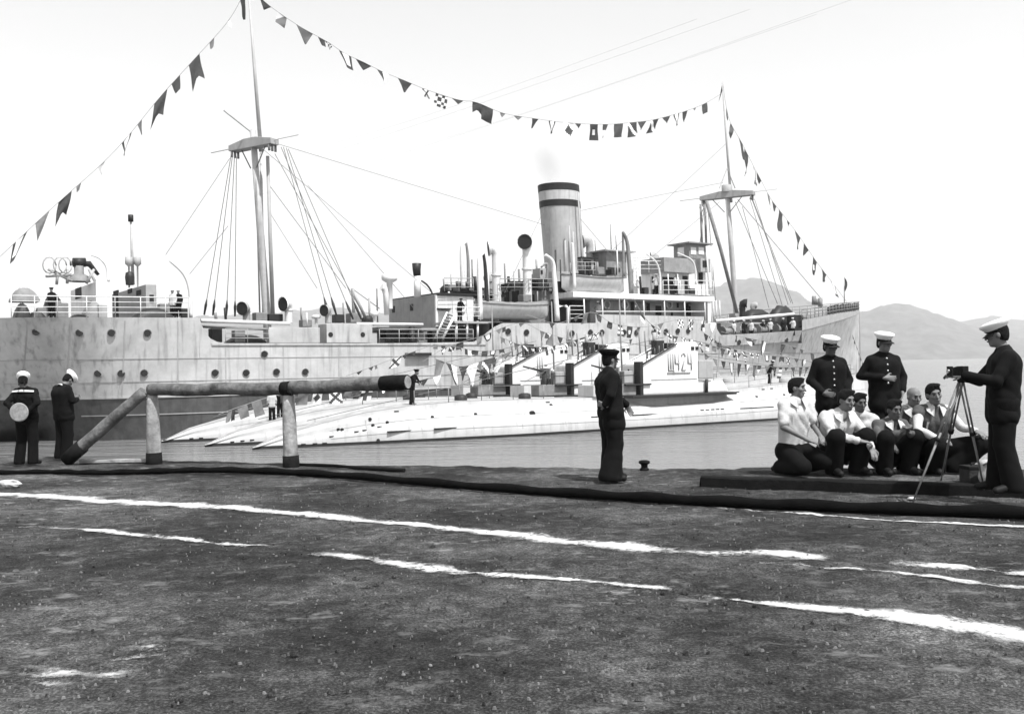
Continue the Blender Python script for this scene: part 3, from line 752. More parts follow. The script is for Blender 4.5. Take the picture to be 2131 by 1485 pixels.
def poop():
    a = sbox('deckhouse', 150, 200, 226, 586, 661, 4.2, M_WHITE)
    aft_rect(a, 158, 170, 601, 619, M_DARK, 'window'); aft_rect(a, 205 - 24, 192, 628, 642, M_MID, 'locker')
    b = sbox('deckhouse', 236, 304, 326, 592, 661, 3.6, M_GREY)
    aft_rect(b, 237, 247, 606, 661, M_DARK, 'door'); aft_rect(b, 267, 275, 602, 609, M_DARK, 'window'); aft_rect(b, 285, 294, 605, 613, M_DARK, 'window'); side_rect(b, 311, 320, 613, 629, M_DARK, 'window')
    rail([(24, 661), (120, 661), (240, 661), (395, 661)], .6, 4, 1.25)
    # pole with signal drums
    stube('signal_pole', [(277, 592, 6.4), (272, 447, 6.4)], [.12, .06], M_MAST)
    p = SP(272, 447, 6.4); mb = MB(); mb.tube([p, p + Vector((0, 0, -.45))], .17, 10); mb.build('signal_lamp', M_BLACK, ship)
    for x in (268, 286):
        p = SP(x, 535, 6.0); mb = MB(); mb.lathe([(0, 0), (.24, 0), (.24, -.45), (.06, -.62), (.06, -2.0)], p, 10); mb.build('signal_drum', M_GREY, ship)
    p = SP(270, 577, 5.6); mb = MB(); mb.lathe([(.25, -.5), (.3, 0), (.25, .3), (0, .4)], p, 10); mb.build('searchlight', M_BLACK, ship)
    # anti-aircraft gun on the deckhouse
    c = SP(165, 586, 6.0); g = MB(); g.lathe([(.7, 0), (.55, .35), (.3, .5), (.3, 1.0), (0, 1.0)], c, 14); gun = g.build('deck_gun', M_MID, ship)
    g = MB(); g.tube([SP(205, 572, 6), SP(186, 549, 6), SP(146, 548, 6)], [.10, .20, .16], 10); g.tube([SP(178, 546, 6), SP(152, 546, 6)], .3, 10); g.build('barrel', M_BLACK, gun)
    g = MB()
    for x in (103, 125, 136):
        q = SP(x, 552, 5.2); g.tube([q + Vector((.38 * math.cos(k * .524), 0, .5 * math.sin(k * .524))) for k in range(13)], .045, 6)
    for x0, y0, x1, y1 in ((100, 560, 150, 585), (140, 560, 140, 590), (120, 566, 118, 592), (185, 560, 200, 590), (95, 575, 150, 572), (196, 560, 180, 590)): g.tube([SP(x0, y0, 5.4), SP(x1, y1, 5.4)], .09, 6)
    g.build('sight_rings', M_GREY, gun)
    davit([(226, 586), (222, 556), (208, 538), (189, 530)], 5, .09)
    davit([(397, 661), (395, 605), (382, 570), (352, 541)], 4, .13)
    # canvas covered gear along the rail
    def cover(x0, x1, yt, yb, w, name='covered_gear', m=M_CANVAS, dep=1.6):
        a, b = SP(x0, yb, w), SP(x1, yb, w); h = SP(x0, yt, w).z - a.z; mb = MB(); n = 12; v = []; f = []
        for i in range(n + 1):
            s = i / n; k = (1 - abs(2 * s - 1) ** 2.6)
            for j in range(9):
                q = j / 8 * math.pi
                v.append((lerp(a.x, b.x, s), w + dep / 2 - dep / 2 * math.cos(q), a.z + (h * (.25 + .75 * k)) * math.sin(q) ** .6 * (1 + random.uniform(-.06, .06))))
        for i in range(n):
            for j in range(8): f.append((i * 9 + j, (i + 1) * 9 + j, (i + 1) * 9 + j + 1, i * 9 + j + 1))
        f += [tuple(range(9)), tuple(n * 9 + j for j in range(8, -1, -1))]
        mb.add(v, f, 0, True); return mb.build(name, m, ship)
    cover(26, 84, 596, 626, 3, m=M_MID); cover(94, 137, 608, 660, 3, m=M_BLACK); cover(34, 66, 628, 661, 2.4, m=M_BLACK); cover(66, 96, 644, 661, 2, m=M_BLACK);  cover(178, 222, 626, 661, 2.4, m=M_MID); cover(286, 366, 638, 662, 1.4, m=M_BLACK); cover(152, 187, 652, 661, 1.2, m=M_BLACK)
    cover(1560, 1612, 640, 668, 3, m=M_BLACK); cover(1612, 1668, 632, 690, 3.2, m=M_BLACK)
    cover(480, 560, 695, 716, 1.6, m=M_BLACK)
poop()
def waist():
    a = sbox('deckhouse', 556, 560, 666, 681, 713, .25, M_HULL); 
    b = sbox('deckhouse', 664, 680, 775, 674, 713, .22, M_HULL)
    for x in (688, 755):
        p = SP(x, 696, .22); mb = MB(); mb.tube([(p.x, .19, p.z), (p.x, .26, p.z)], .17, 12); mb.build('porthole', M_DARK, b)
    cowl(513, 628, 668, 4.0, .25, (-.85, -.55), M_GREY); cowl(601, 618, 672, 3.2, .27, (-.9, -.3), M_WHITE); cowl(683, 634, 672, 2.0, .22, (-.9, -.4), M_GREY)
    for x, yt, yb in ((658, 656, 674), (779, 648, 676)):
        p = SP(x, yb, 2.5); h = SP(x, yt, 2.5).z - p.z; mb = MB(); mb.lathe([(.1, 0), (.1, h * .6), (.32, h * .7), (.3, h), (0, h * 1.1)], p, 10); mb.build('mushroom_vent', M_WHITE, ship)
    stube('derrick', [(733, 600, 5), (738, 672, 5)], [.10, .14], M_MID); stube('derrick', [(733, 602, 5), (762, 664, 5)], [.12, .12], M_GREY); stube('stay', [(735, 602, 5), (790, 642, 5)], [.03, .03], M_WIRE)
    p = SP(765, 672, 3.6); mb = MB(); mb.lathe([(.4, 0), (.45, .3), (.3, .5), (0, .55)], p, 10); mb.build('winch', M_BLACK, ship)
    # house with two slit windows
    h = sbox('deckhouse', 812, 905, 985, 614, 690, 3.6, M_MID)
    h.data.materials.clear(); h.data.materials.append(mat('painted_shade_grey', .27, .6, .14, 1.5, .05, 20, .2))  # shade on the after end put into this grey
    aft_rect(h, 817, 822, 637, 650, M_DARK, 'window'); aft_rect(h, 854, 860, 633, 646, M_DARK, 'window')
    bx = h['box']; mb = MB(); mb.box((bx[0] + .05, bx[1] - .06, bx[2]), (bx[3], bx[1] - .01, bx[5] - .1)); mb.build('lit_side_sheet', M_WHITE, h)  # white sheet: the sunlit long side put into the colour
    side_rect(h, 911, 934, 645, 690, M_MID, 'door', .08)
    side_rect(h, 908, 936, 641, 645, M_BLACK, 'door_hood', .14)
    bx = h['box']; mb = MB(); mb.box((bx[0] + .2, bx[1] - .25, bx[5]), (bx[3] + 3, bx[4], bx[5] + .14)); mb.build('roof', M_BLACK, h)
    # beams below: dark open waist under a light deck
    a = SP(785, 684, .9); c = SP(905, 680, .9); mb = MB(); mb.box((a.x, .8, a.z - .1), (c.x, 6, a.z + .12)); mb.build('awning_deck', M_MID, ship)
    hh = sbox('deckhouse', 786, 800, 985, 686, 716, 2.6, M_MID)
    for x in (832, 845, 888): side_rect(hh, x - 3, x + 3, 694, 704, M_DARK, 'porthole')
    side_rect(hh, 925, 942, 690, 716, M_DARK, 'door'); side_rect(hh, 790, 806, 690, 706, M_DARK, 'door'); side_rect(hh, 946, 960, 692, 714, M_DARK, 'door')
    stube('stanchion', [(857, 680, .6), (859, 732, .3)], [.22, .2], M_BLACK)
    stube('pipe_vent', [(805, 655, 4.4), (803, 612, 4.4), (800, 600, 4.4), (794, 597, 4.4)], [.2, .26], M_WHITE, ship, 10)
    p = SP(811, 615, 5.2); zt = SP(811, 571, 5.2).z; h2 = zt - p.z
    mb = MB(); mb.lathe([(.22, -1), (.22, h2 * .6), (.55, h2 * .72), (.6, h2 * .78), (.6, h2), (0, h2 * 1.05)], p, 14); mb.build('mushroom_vent', M_WHITE, ship)
    stube('galley_pipe', [(869, 618, 5.4), (868, 572, 5.4)], [.27, .27], M_WHITE, ship, 12); o = stube('galley_cowl', [(868, 574, 5.4), (867, 560, 5.4), (867, 548, 5.4)], [.28, .36], M_BLACK, ship, 12)
    stube('curved_pipe', [(877, 584, 5.4), (888, 592, 5.4), (896, 603, 5.4), (901, 615, 5.4)], [.07, .07], M_BLACK, ship, 6, 5)
    cowl(921, 591, 611, 4.2, .22, (.9, -.5), M_BLACK)
    # ship's stair
    la, lb = SP(905, 704, .9), SP(931, 650, .9); lc, ld = SP(921, 704, .2), SP(947, 655, .2)
    s = MB(); s.tube([la, lb], .10, 6); st = s.build('stair', M_WHITE, ship); s = MB(); s.tube([lc, ld], .10, 6); s.build('stringer', M_WHITE, st)
    for k in range(9):
        q0, q1 = la.lerp(lb, (k + .5) / 9), lc.lerp(ld, (k + .5) / 9); s = MB(); s.tube([q0, q1], .07, 5); s.build('tread', M_MID, st)
    # small platform with rails
    a, b = SP(945, 668, .3), SP(1000, 668, .3); mb = MB(); mb.box((a.x, .2, a.z - .15), (b.x + 1, 3.4, a.z)); mb.build('landing', M_GREY, ship)
    rail([(945, 667), (1000, 667)], .35, 3, 1.0, 1.0)
    for x in (950, 972, 994): stube('stanchion', [(x, 668, .4), (x, 706, .4)], [.09, .09], M_WHITE)
    # white screen behind the stair and accommodation gangway
    g0, g1 = SP(848, 734, -.4), SP(898, 734, -.4); mb = MB(); mb.box((g0.x, -.42, g0.z - .22), (g1.x, .3, g0.z)); mb.build('gangway_platform', M_BLACK, ship)
waist()
def midships():
    W = .25
    zt = SP(1340, 612, W).z; zb = SP(1340, 623, W).z
    t0, t1 = SP(1193, 618, W).x, SP(1487, 618, W).x
    mb = MB(); mb.box((t0, W, zb), (t1, 13.7, zt)); bd = mb.build('boat_deck', M_WHITE, ship, None, .03)
    # promenade below it
    zl = SP(1340, 671, W).z
    t2 = SP(1228, 650, 2.4).x
    mb = MB(); mb.box((t2, 2.4, zl - .1), (t1 - .8, 11.6, zb - .02)); pw = mb.build('deckhouse', M_GREY, ship)
    for x0, x1, y0, y1 in ((1312, 1319, 628, 650), (1345, 1352, 630, 650), (1364, 1376, 636, 656), (1424, 1434, 628, 668), (1408, 1412, 630, 640), (1396, 1400, 648, 664)):
        a, b = SP(x0, y0, 2.4), SP(x1, y1, 2.4); mb = MB(); mb.box((a.x, 2.36, b.z), (b.x, 2.45, a.z)); mb.build('door' if y1 > 660 else 'window', M_DARK, pw)
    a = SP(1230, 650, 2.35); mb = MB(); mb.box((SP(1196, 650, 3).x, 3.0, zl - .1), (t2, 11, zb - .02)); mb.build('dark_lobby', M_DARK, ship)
    mb = MB(); mb.box((SP(1240, 660, W).x, W + .02, zl - .15), (SP(1465, 660, W).x, W + .10, SP(1340, 656, W).z)); mb.build('bulwark', M_HULL, ship)
    for x in (1215, 1253, 1299, 1339, 1382, 1424, 1466): stube('stanchion', [(x, 622, .35), (x + 2, 670, .35)], [.06, .06], M_WHITE)
    stube('handrail', [(1240, 648, .35), (1300, 648, .35), (1466, 648, .35)], [.045, .045], M_WHITE, ship, 6)
    rail([(1186, 670), (1216, 670)], .4, 4, 1.3, 1.2)
    stube('awning_frame', [(1157, 668, .5), (1158, 640, .5), (1162, 637, .5), (1178, 637, .5), (1181, 640, .5), (1182, 706, -.1)], [.12, .12], M_WHITE)
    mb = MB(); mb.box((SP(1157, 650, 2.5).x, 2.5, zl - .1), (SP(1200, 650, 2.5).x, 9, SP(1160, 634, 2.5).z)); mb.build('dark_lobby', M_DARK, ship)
    # front screen of the bridge
    mb = MB(); mb.box((t1 - .8, W + .1, zl - .5), (t1 - .4, 13.8, zt)); mb.build('front_bulkhead', M_WHITE, ship)
    # bridge: lower house, dodgers, wheelhouse
    br = sbox('bridge_house', 1338, 1380, 1477, 566, 613, 2.0, M_WHITE)
    for x0, x1, y0, y1 in ((1379, 1404, 576, 612), (1420, 1431, 574, 612), (1432, 1446, 600, 612), (1453, 1462, 560, 590)): side_rect(br, x0, x1, y0, y1, M_DARK, 'opening', .06)
    aft_rect(br, 1354, 1360, 576, 588, M_DARK, 'window'); aft_rect(br, 1358, 1368, 602, 612, M_DARK, 'window')
    side_rect(br, 1404, 1418, 582, 612, M_GREY, 'locker', .4)
    d = sbox('canvas_dodger', 1337, 1382, 1447, 537, 567, 1.2, M_CANVAS)
    rail([(1318, 538), (1382, 538)], 4, 1, .1, 3); rail([(1318, 567), (1382, 567)], 1.6, 3, 1.0, 1.6)
    wh = sbox('wheelhouse', 1406, 1434, 1470, 508, 538, 3.0, M_MID)
    side_rect(wh, 1437, 1448, 514, 530, M_WHITE, 'window'); side_rect(wh, 1453, 1464, 514, 530, M_WHITE, 'window'); aft_rect(wh, 1411, 1424, 516, 532, M_WHITE, 'window')
    bx = wh['box']; mb = MB(); mb.box((bx[0] - .4, bx[1] - .4, bx[5]), (bx[3] + .5, bx[4] + .4, bx[5] + .12)); mb.build('roof', M_MID, wh)
    b2 = sbox('bridge_wing', 1450, 1458, 1478, 538, 566, 1.4, M_GREY); side_rect(b2, 1462, 1470, 542, 556, M_DARK, 'opening')
    rail([(1380, 613), (1485, 613)], .6, 3, 1.25, 1.8)
    stube('stanchion', [(1470, 512, 1.2), (1476, 612, 1.2)], [.07, .07], M_WHITE); stube('stanchion', [(1480, 514, 1.2), (1484, 612, 1.2)], [.06, .06], M_WHITE)
    # funnel
    fb, ft = SP(1178, 592, 7), SP(1162, 388, 7); ax = (ft - fb)
    rx = 1.72
    fb = fb - ax.normalized() * 1.0; ax = ft - fb
    def ring(s, r): return fb + ax * s, r
    fn = MB(); v = []
    def fseg(name, s0, s1, m, par, dr=0.0, cap=False):
        mb = MB(); n = 28; P = []
        for s in np.linspace(s0, s1, 6):
            c = fb + ax * s; r = lerp(rx * .98, rx * 1.0, s) + dr
            for k in range(n):
                t = 2 * math.pi * k / n; P.append((c.x + r * 1.08 * math.cos(t), c.y + r * math.sin(t), c.z))
        f = [(i * n + k, i * n + (k + 1) % n, (i + 1) * n + (k + 1) % n, (i + 1) * n + k) for i in range(5) for k in range(n)]
        mb.add(P, f, 0, True); return mb.build(name, m, par)
    L = lambda y: (SP(1165, y, 7).z - fb.z) / ax.z
    F = fseg('funnel', 0, 1, mat('funnel_paint', .36, .6, .15, 1.2, .1, 8, .3), ship)
    fseg('black_top', L(402), 1.004, M_BLACK, F, .03); fseg('black_band', L(434), L(421), M_BLACK, F, .03); fseg('pale_band', L(421) , L(402), mat('pale_funnel_band', .46, .6, .15, 1.5, 0, 10, .25), F, .02)
    c = fb + ax * 1.0; mb = MB(); n = 28; mb.add([(c.x + 1.08 * rx * .97 * math.cos(2 * math.pi * k / n), c.y + rx * .97 * math.sin(2 * math.pi * k / n), c.z - .3) for k in range(n)], [tuple(range(n))]); mb.build('smoke_opening', M_DARK, F)
    for (x0, y0, x1, y1, r) in ((1192, 482, 1196, 590, .10), (1184, 470, 1190, 590, .08), (1203, 400, 1213, 585, .07), (1176, 500, 1178, 590, .09)): stube('steam_pipe', [(x0, y0, 4.9), (x1, y1, 4.9)], [r, r], M_GREY, F)
    for (x, y, w) in ((1090, 640, 6), (1260, 570, 7)): pass
    # casing under and about the funnel
    cs = sbox('engine_casing', 1040, 1092, 1150, 590, 672, 3.4, M_MID)
    side_rect(cs, 1100, 1112, 612, 630, M_DARK, 'opening'); aft_rect(cs, 1050, 1060, 608, 630, M_DARK, 'opening'); aft_rect(cs, 1066, 1080, 606, 630, M_DARK, 'opening')
    bx = cs['box']; mb = MB(); mb.box((bx[0] - .4, bx[1] - .3, bx[5]), (bx[3] + .4, bx[4] + .3, bx[5] + .12)); mb.build('roof', M_BLACK, cs)
    c2 = sbox('engine_casing', 1110, 1150, 1228, 566, 612, 4.6, M_GREY); side_rect(c2, 1186, 1210, 560 + 8, 585, M_DARK, 'opening')
    sk = sbox('skylight', 1112, 1124, 1140, 558, 580, 5.5, M_GREY); side_rect(sk, 1125, 1129, 562, 570, M_DARK, 'window')
    sh = sbox('tank_house', 1236, 1262, 1304, 524, 578, 4.5, M_MID); bx = sh['box']; mb = MB(); mb.box((bx[0] - .5, bx[1] - .5, bx[5]), (bx[3] + .7, bx[4] + .3, bx[5] + .1)); mb.build('roof', M_GREY, sh); side_rect(sh, 1264, 1290, 556, 566, M_DARK, 'opening')
    s3 = sbox('skylight', 1204, 1212, 1236, 538, 570, 5.0, M_GREY); side_rect(s3, 1214, 1230, 541, 566, M_DARK, 'opening'); bx = s3['box']; mb = MB(); mb.box((bx[0] - .3, bx[1] - .3, bx[5]), (bx[3] + .3, bx[4] + .3, bx[5] + .1)); mb.build('roof', M_BLACK, s3)
    stube('deck_beam', [(940, 606, 5), (1005, 606, 5), (1045, 612, 5)], [.30, .30], M_BLACK); 
    bb = sbox('deckhouse', 985, 1000, 1045, 604, 672, 4.5, M_MID); side_rect(bb, 1018, 1036, 610, 630, M_DARK, 'opening')
    # ventilators
    cowl(1034, 502, 640, 3.2, .34, (-.9, .45), M_WHITE, 1.8); cowl(1098, 489, 628, 3.0, .36, (-.75, -.6), M_WHITE, 1.75); cowl(1228, 489, 562, 6.5, .33, (-.85, .5), M_GREY, 1.8); cowl(1022, 565, 606, 6, .3, (.3, 1), M_GREY, 1.7); cowl(1366, 524, 560, 6, .3, (-.8, .6), M_GREY, 1.7)
    cowl(1545, 622, 662, 4, .3, (.6, -.7), M_BLACK, 1.5); cowl(1567, 628, 662, 5, .25, (.9, -.3), M_GREY, 1.4)
    # davits
    davit([(964, 600), (961, 540), (962, 512), (970, 503)], 4.6, .2); davit([(975, 600), (974, 540), (970, 503)], 4.6, .15, M_MID)
    davit([(1000, 664), (997, 560), (999, 535), (1007, 525)], .5, .2); davit([(1014, 640), (1010, 560), (1006, 526)], .6, .17, M_BLACK)
    davit([(1160, 668), (1154, 580), (1150, 545), (1135, 530)], .5, .22); davit([(1137, 600), (1139, 560), (1137, 548), (1126, 556)], 3, .13, M_MID)
    davit([(1314, 612), (1308, 530), (1304, 500), (1296, 482)], .5, .2, M_MID); davit([(1298, 575), (1297, 520), (1296, 484)], .6, .14, M_MID)
    davit([(1374, 612), (1373, 570), (1365, 545), (1345, 528)], 1.2, .1); davit([(1448, 592), (1447, 560), (1438, 540), (1410, 526)], 1.2, .1); davit([(1196, 605), (1192, 520), (1190, 505)], .5, .15)
    for x, y0, y1 in ((1272, 466, 520), (1283, 490, 520), (1240, 500, 530)): stube('aerial', [(x, y1, 7), (x - 2, y0, 7)], [.05, .03], M_MID)
    for x, yy in ((1095, 590), (1070, 588)): stube('stanchion', [(x, 606, 7), (x - 1, yy - 24, 7)], [.05, .05], M_GREY)
midships()
def clutter():
    rng = random.Random(5)
    # plate laps standing proud of the shell
    hull_o = [o for o in ship.children if o.name.startswith('hull')][0]
    for x in (60, 150, 262, 372, 470, 590, 705, 820, 940, 1075, 1180, 1290, 1400, 1500, 1590, 1680):
        a = SP(x, 760); mb = MB(); v = []
        zs = [2.7 + (ztop(a.x) - 2.9) * k / 6 for k in range(7)]
        for z in zs:
            zt = max(ztop(a.x), 3.0); q = max(0, min(1, z / zt)); b = lerp(hbw(a.x), hb(a.x), q ** (1.5 if a.x > 40 else .7)); mb_ = 7 - b
            v += [(a.x - .04, mb_ + .01, z), (a.x - .04, mb_ - .022, z), (a.x + .04, mb_ - .022, z), (a.x + .04, mb_ + .01, z)]
        f = [(4 * i + j, 4 * i + 4 + j, 4 * i + 5 + j, 4 * i + 1 + j) for i in range(6) for j in range(3)]
        mb.add(v, f); mb.build('plate_lap', M_GREY, hull_o)
    # standing gear over the boat deck and waist
    for x, y0, y1, w_, r, m in ((1018, 560, 640, 3, .06, M_WHITE), (1052, 548, 606, 6, .07, M_MID), (1060, 575, 606, 4, .12, M_DARK), (1082, 560, 606, 6, .10, M_MID), (1118, 540, 570, 7, .10, M_GREY), (1158, 520, 612, 3, .08, M_BLACK), (1168, 540, 612, 3.4, .06, M_BLACK), (1216, 520, 560, 6, .09, M_WHITE), (1226, 545, 580, 3, .08, M_BLACK), (1245, 545, 580, 3, .10, M_MID), (1286, 520, 580, 3, .06, M_WHITE), (1318, 560, 612, 2, .07, M_MID), (1326, 540, 612, 2, .06, M_WHITE), (1334, 575, 612, 1.5, .10, M_DARK), (1356, 570, 612, 1.2, .05, M_MID), (1392, 570, 612, 1.2, .05, M_WHITE), (1412, 570, 612, 1.2, .05, M_WHITE), (925, 580, 608, 6, .07, M_MID), (940, 570, 606, 7, .06, M_GREY), (953, 585, 606, 5, .12, M_BLACK), (984, 540, 606, 5, .07, M_MID), (990, 575, 604, 4, .14, M_BLACK), (786, 600, 672, 5, .06, M_MID), (770, 620, 672, 4, .08, M_GREY), (716, 630, 672, 5, .06, M_MID), (628, 640, 672, 5, .07, M_MID), (470, 640, 668, 4, .09, M_BLACK), (450, 650, 668, 4, .1, M_MID), (640, 650, 680, 1, .05, M_WHITE)):
        stube('standing_pipe', [(x, y1, w_), (x - 2, y0, w_)], [r, r], m, ship, 7)
    for x, y, w_, sx, sz, m in ((1056, 668, 1.2, .7, .8, M_BLACK), (1075, 600, 3, .8, .6, M_BLACK), (1098, 628, 2.6, .8, .6, M_MID), (1130, 602, 2.6, 1.0, .9, M_BLACK), (1150, 606, 3.0, .7, .7, M_MID), (1172, 608, 2.0, .8, .9, M_BLACK), (1226, 572, 3.2, .9, .5, M_BLACK), (1252, 570, 3.2, .7, .6, M_MID), (1280, 572, 3.2, .8, .5, M_BLACK), (1322, 612, 1.4, .5, .7, M_MID), (1346, 612, 1.2, .5, .6, M_BLACK), (945, 605, 5, .8, .5, M_MID), (968, 604, 4.6, .8, .7, M_BLACK), (708, 671, 4, .7, .6, M_BLACK), (742, 671, 4, .9, .7, M_MID), (640, 680, 2, .7, .5, M_MID), (575, 668, 3.5, 1.0, .5, M_BLACK), (545, 668, 3.5, .8, .6, M_MID), (452, 712, 1.4, .7, .9, M_BLACK), (500, 712, 1.6, .7, .8, M_MID), (825, 712, 1.2, .8, .9, M_BLACK), (875, 714, 1.2, .6, 1.1, M_MID), (910, 713, 1.3, .8, .9, M_BLACK), (962, 712, 1.4, .7, 1.2, M_BLACK), (980, 708, 1.5, .5, 1.3, M_MID), (130, 661, 2.5, .7, .9, M_MID), (215, 661, 2.2, .5, .8, M_GREY), (345, 661, 2.8, .7, .9, M_MID), (385, 661, 2.4, .4, .6, M_BLACK), (90, 661, 2.2, .6, .6, M_MID)):
        p = SP(x, y, w_); mb = MB(); mb.box((p.x - sx / 2, w_, p.z), (p.x + sx / 2, w_ + sx, p.z + sz)); mb.build('deck_locker', m, ship, None, .05)
    for x, y, w_ in ((1262, 634, 2.3), (1300, 634, 2.3), (1392, 634, 2.3), (960, 640, 3.5), (1324, 590, 1.9)):
        p = SP(x, y, w_); mb = MB(); mb.tube([p + Vector((.34 * math.cos(k * .449), -.06, .34 * math.sin(k * .449))) for k in range(15)], .075, 6); mb.build('lifebuoy', M_WHITE, ship)
    for x0, x1, y in ((1000, 1040, 640), (1040, 1160, 606), (1195, 1240, 570), (925, 985, 606)): rail([(x0, y), (x1, y)], 2.6, 3, 1.0, 1.5, M_GREY)
    rail([(470, 713), (560, 713)], .1, 3, .9, 1.5, M_GREY); rail([(790, 713), (985, 712)], .1, 3, .95, 1.6, M_GREY)
    # stays and aerials between the masts and the funnel
    for a, b in (((530, 285, 7), (1140, 470, 7)), ((1505, 380, 7), (1200, 440, 7)), ((1510, 300, 7), (1275, 520, 7)), ((535, 300, 7), (900, 610, 5)), ((1195, 440, 6), (1330, 600, 2)), ((1135, 430, 7), (1050, 610, 3)), ((1498, 420, 7), (1350, 540, 5))):
        mb = MB(); mb.tube([SP(*a), SP(*b)], .018, 4, cap=False); mb.build('stay', M_WIRE, ship)
    # mooring ropes from the tender to the boats alongside
clutter()
def lifeboat(name, label, x0, x1, yk, yg, w, covered):
    """clinker lifeboat hung in davits; x0..x1 pixel ends, yg gunwale, yk keel"""
    a, b = SP(x0, yg, w), SP(x1, yg, w); L = b.x - a.x; D = SP((x0 + x1) / 2, yg, w).z - SP((x0 + x1) / 2, yk, w).z
    c = SHIP.W((a.x + L / 2, w + 1.1, SP((x0 + x1) / 2, yk, w).z))
    t = thing(name, label, 'lifeboat', c, SHIP.ang)
    n = 24; mb = MB(); v = []; f = []; m_ = 11
    for i in range(n + 1):
        s = -1 + 2 * i / n; k = max(0.0, 1 - abs(s) ** 2.6) ** .8
        zk = D * .30 * abs(s) ** 5; zg = D * (1 + .18 * abs(s) ** 2)
        for j in range(m_):
            q = -math.pi / 2 + math.pi * j / (m_ - 1) ; yy = math.sin(q) * 1.1 * k; d = (1 - math.cos(q)) ** .75
            v.append((s * L / 2, yy, lerp(zk, zg, d)))
    for i in range(n):
        for j in range(m_ - 1): f.append((i * m_ + j, (i + 1) * m_ + j, (i + 1) * m_ + j + 1, i * m_ + j + 1))
    mb.add(v, f, 0, True); mb.build('hull', mat('lifeboat_grey_paint', .48, .6, .12, 1.5, .05, 20, .2), t)
    for sd in (0, m_ - 1):
        mb = MB(); mb.tube([Vector(v[i * m_ + sd]) for i in range(n + 1)], .07, 6); mb.build('gunwale', M_MID, t)
    if covered:
        mb = MB(); v2 = []; f2 = []
        for i in range(n + 1):
            A, B = Vector(v[i * m_]), Vector(v[i * m_ + m_ - 1])
            for j in range(5):
                q = A.lerp(B, j / 4); v2.append((q.x, q.y, q.z + .28 * math.sin(math.pi * j / 4) + random.uniform(-.03, .03)))
        for i in range(n):
            for j in range(4): f2.append((i * 5 + j, (i + 1) * 5 + j, (i + 1) * 5 + j + 1, i * 5 + j + 1))
        mb.add(v2, f2, 0, True); mb.build('canvas_cover', M_MID, t)
    else:
        for s in (-.6, -.25, .1, .45):
            k = max(0.0, 1 - abs(s) ** 2.6) ** .8
            mb = MB(); mb.box((s * L / 2 - .12, -1.0 * k, D * .8), (s * L / 2 + .12, 1.0 * k, D * .85)); mb.build('thwart', M_POST, t)
    for s in (-.72, .72):
        mb = MB(); mb.tube([(s * L / 2, 0, D), (s * L / 2, 0, D + 1.2)], .05, 6); mb.build('fall', M_ROPE, t)
lifeboat('lifeboat', 'grey lifeboat with canvas cover slung below the tall ventilators', 1003, 1157, 664, 634, -.2, True)
lifeboat('lifeboat', 'open grey lifeboat on the high deck just right of the funnel', 1186, 1316, 611, 577, .2, False)
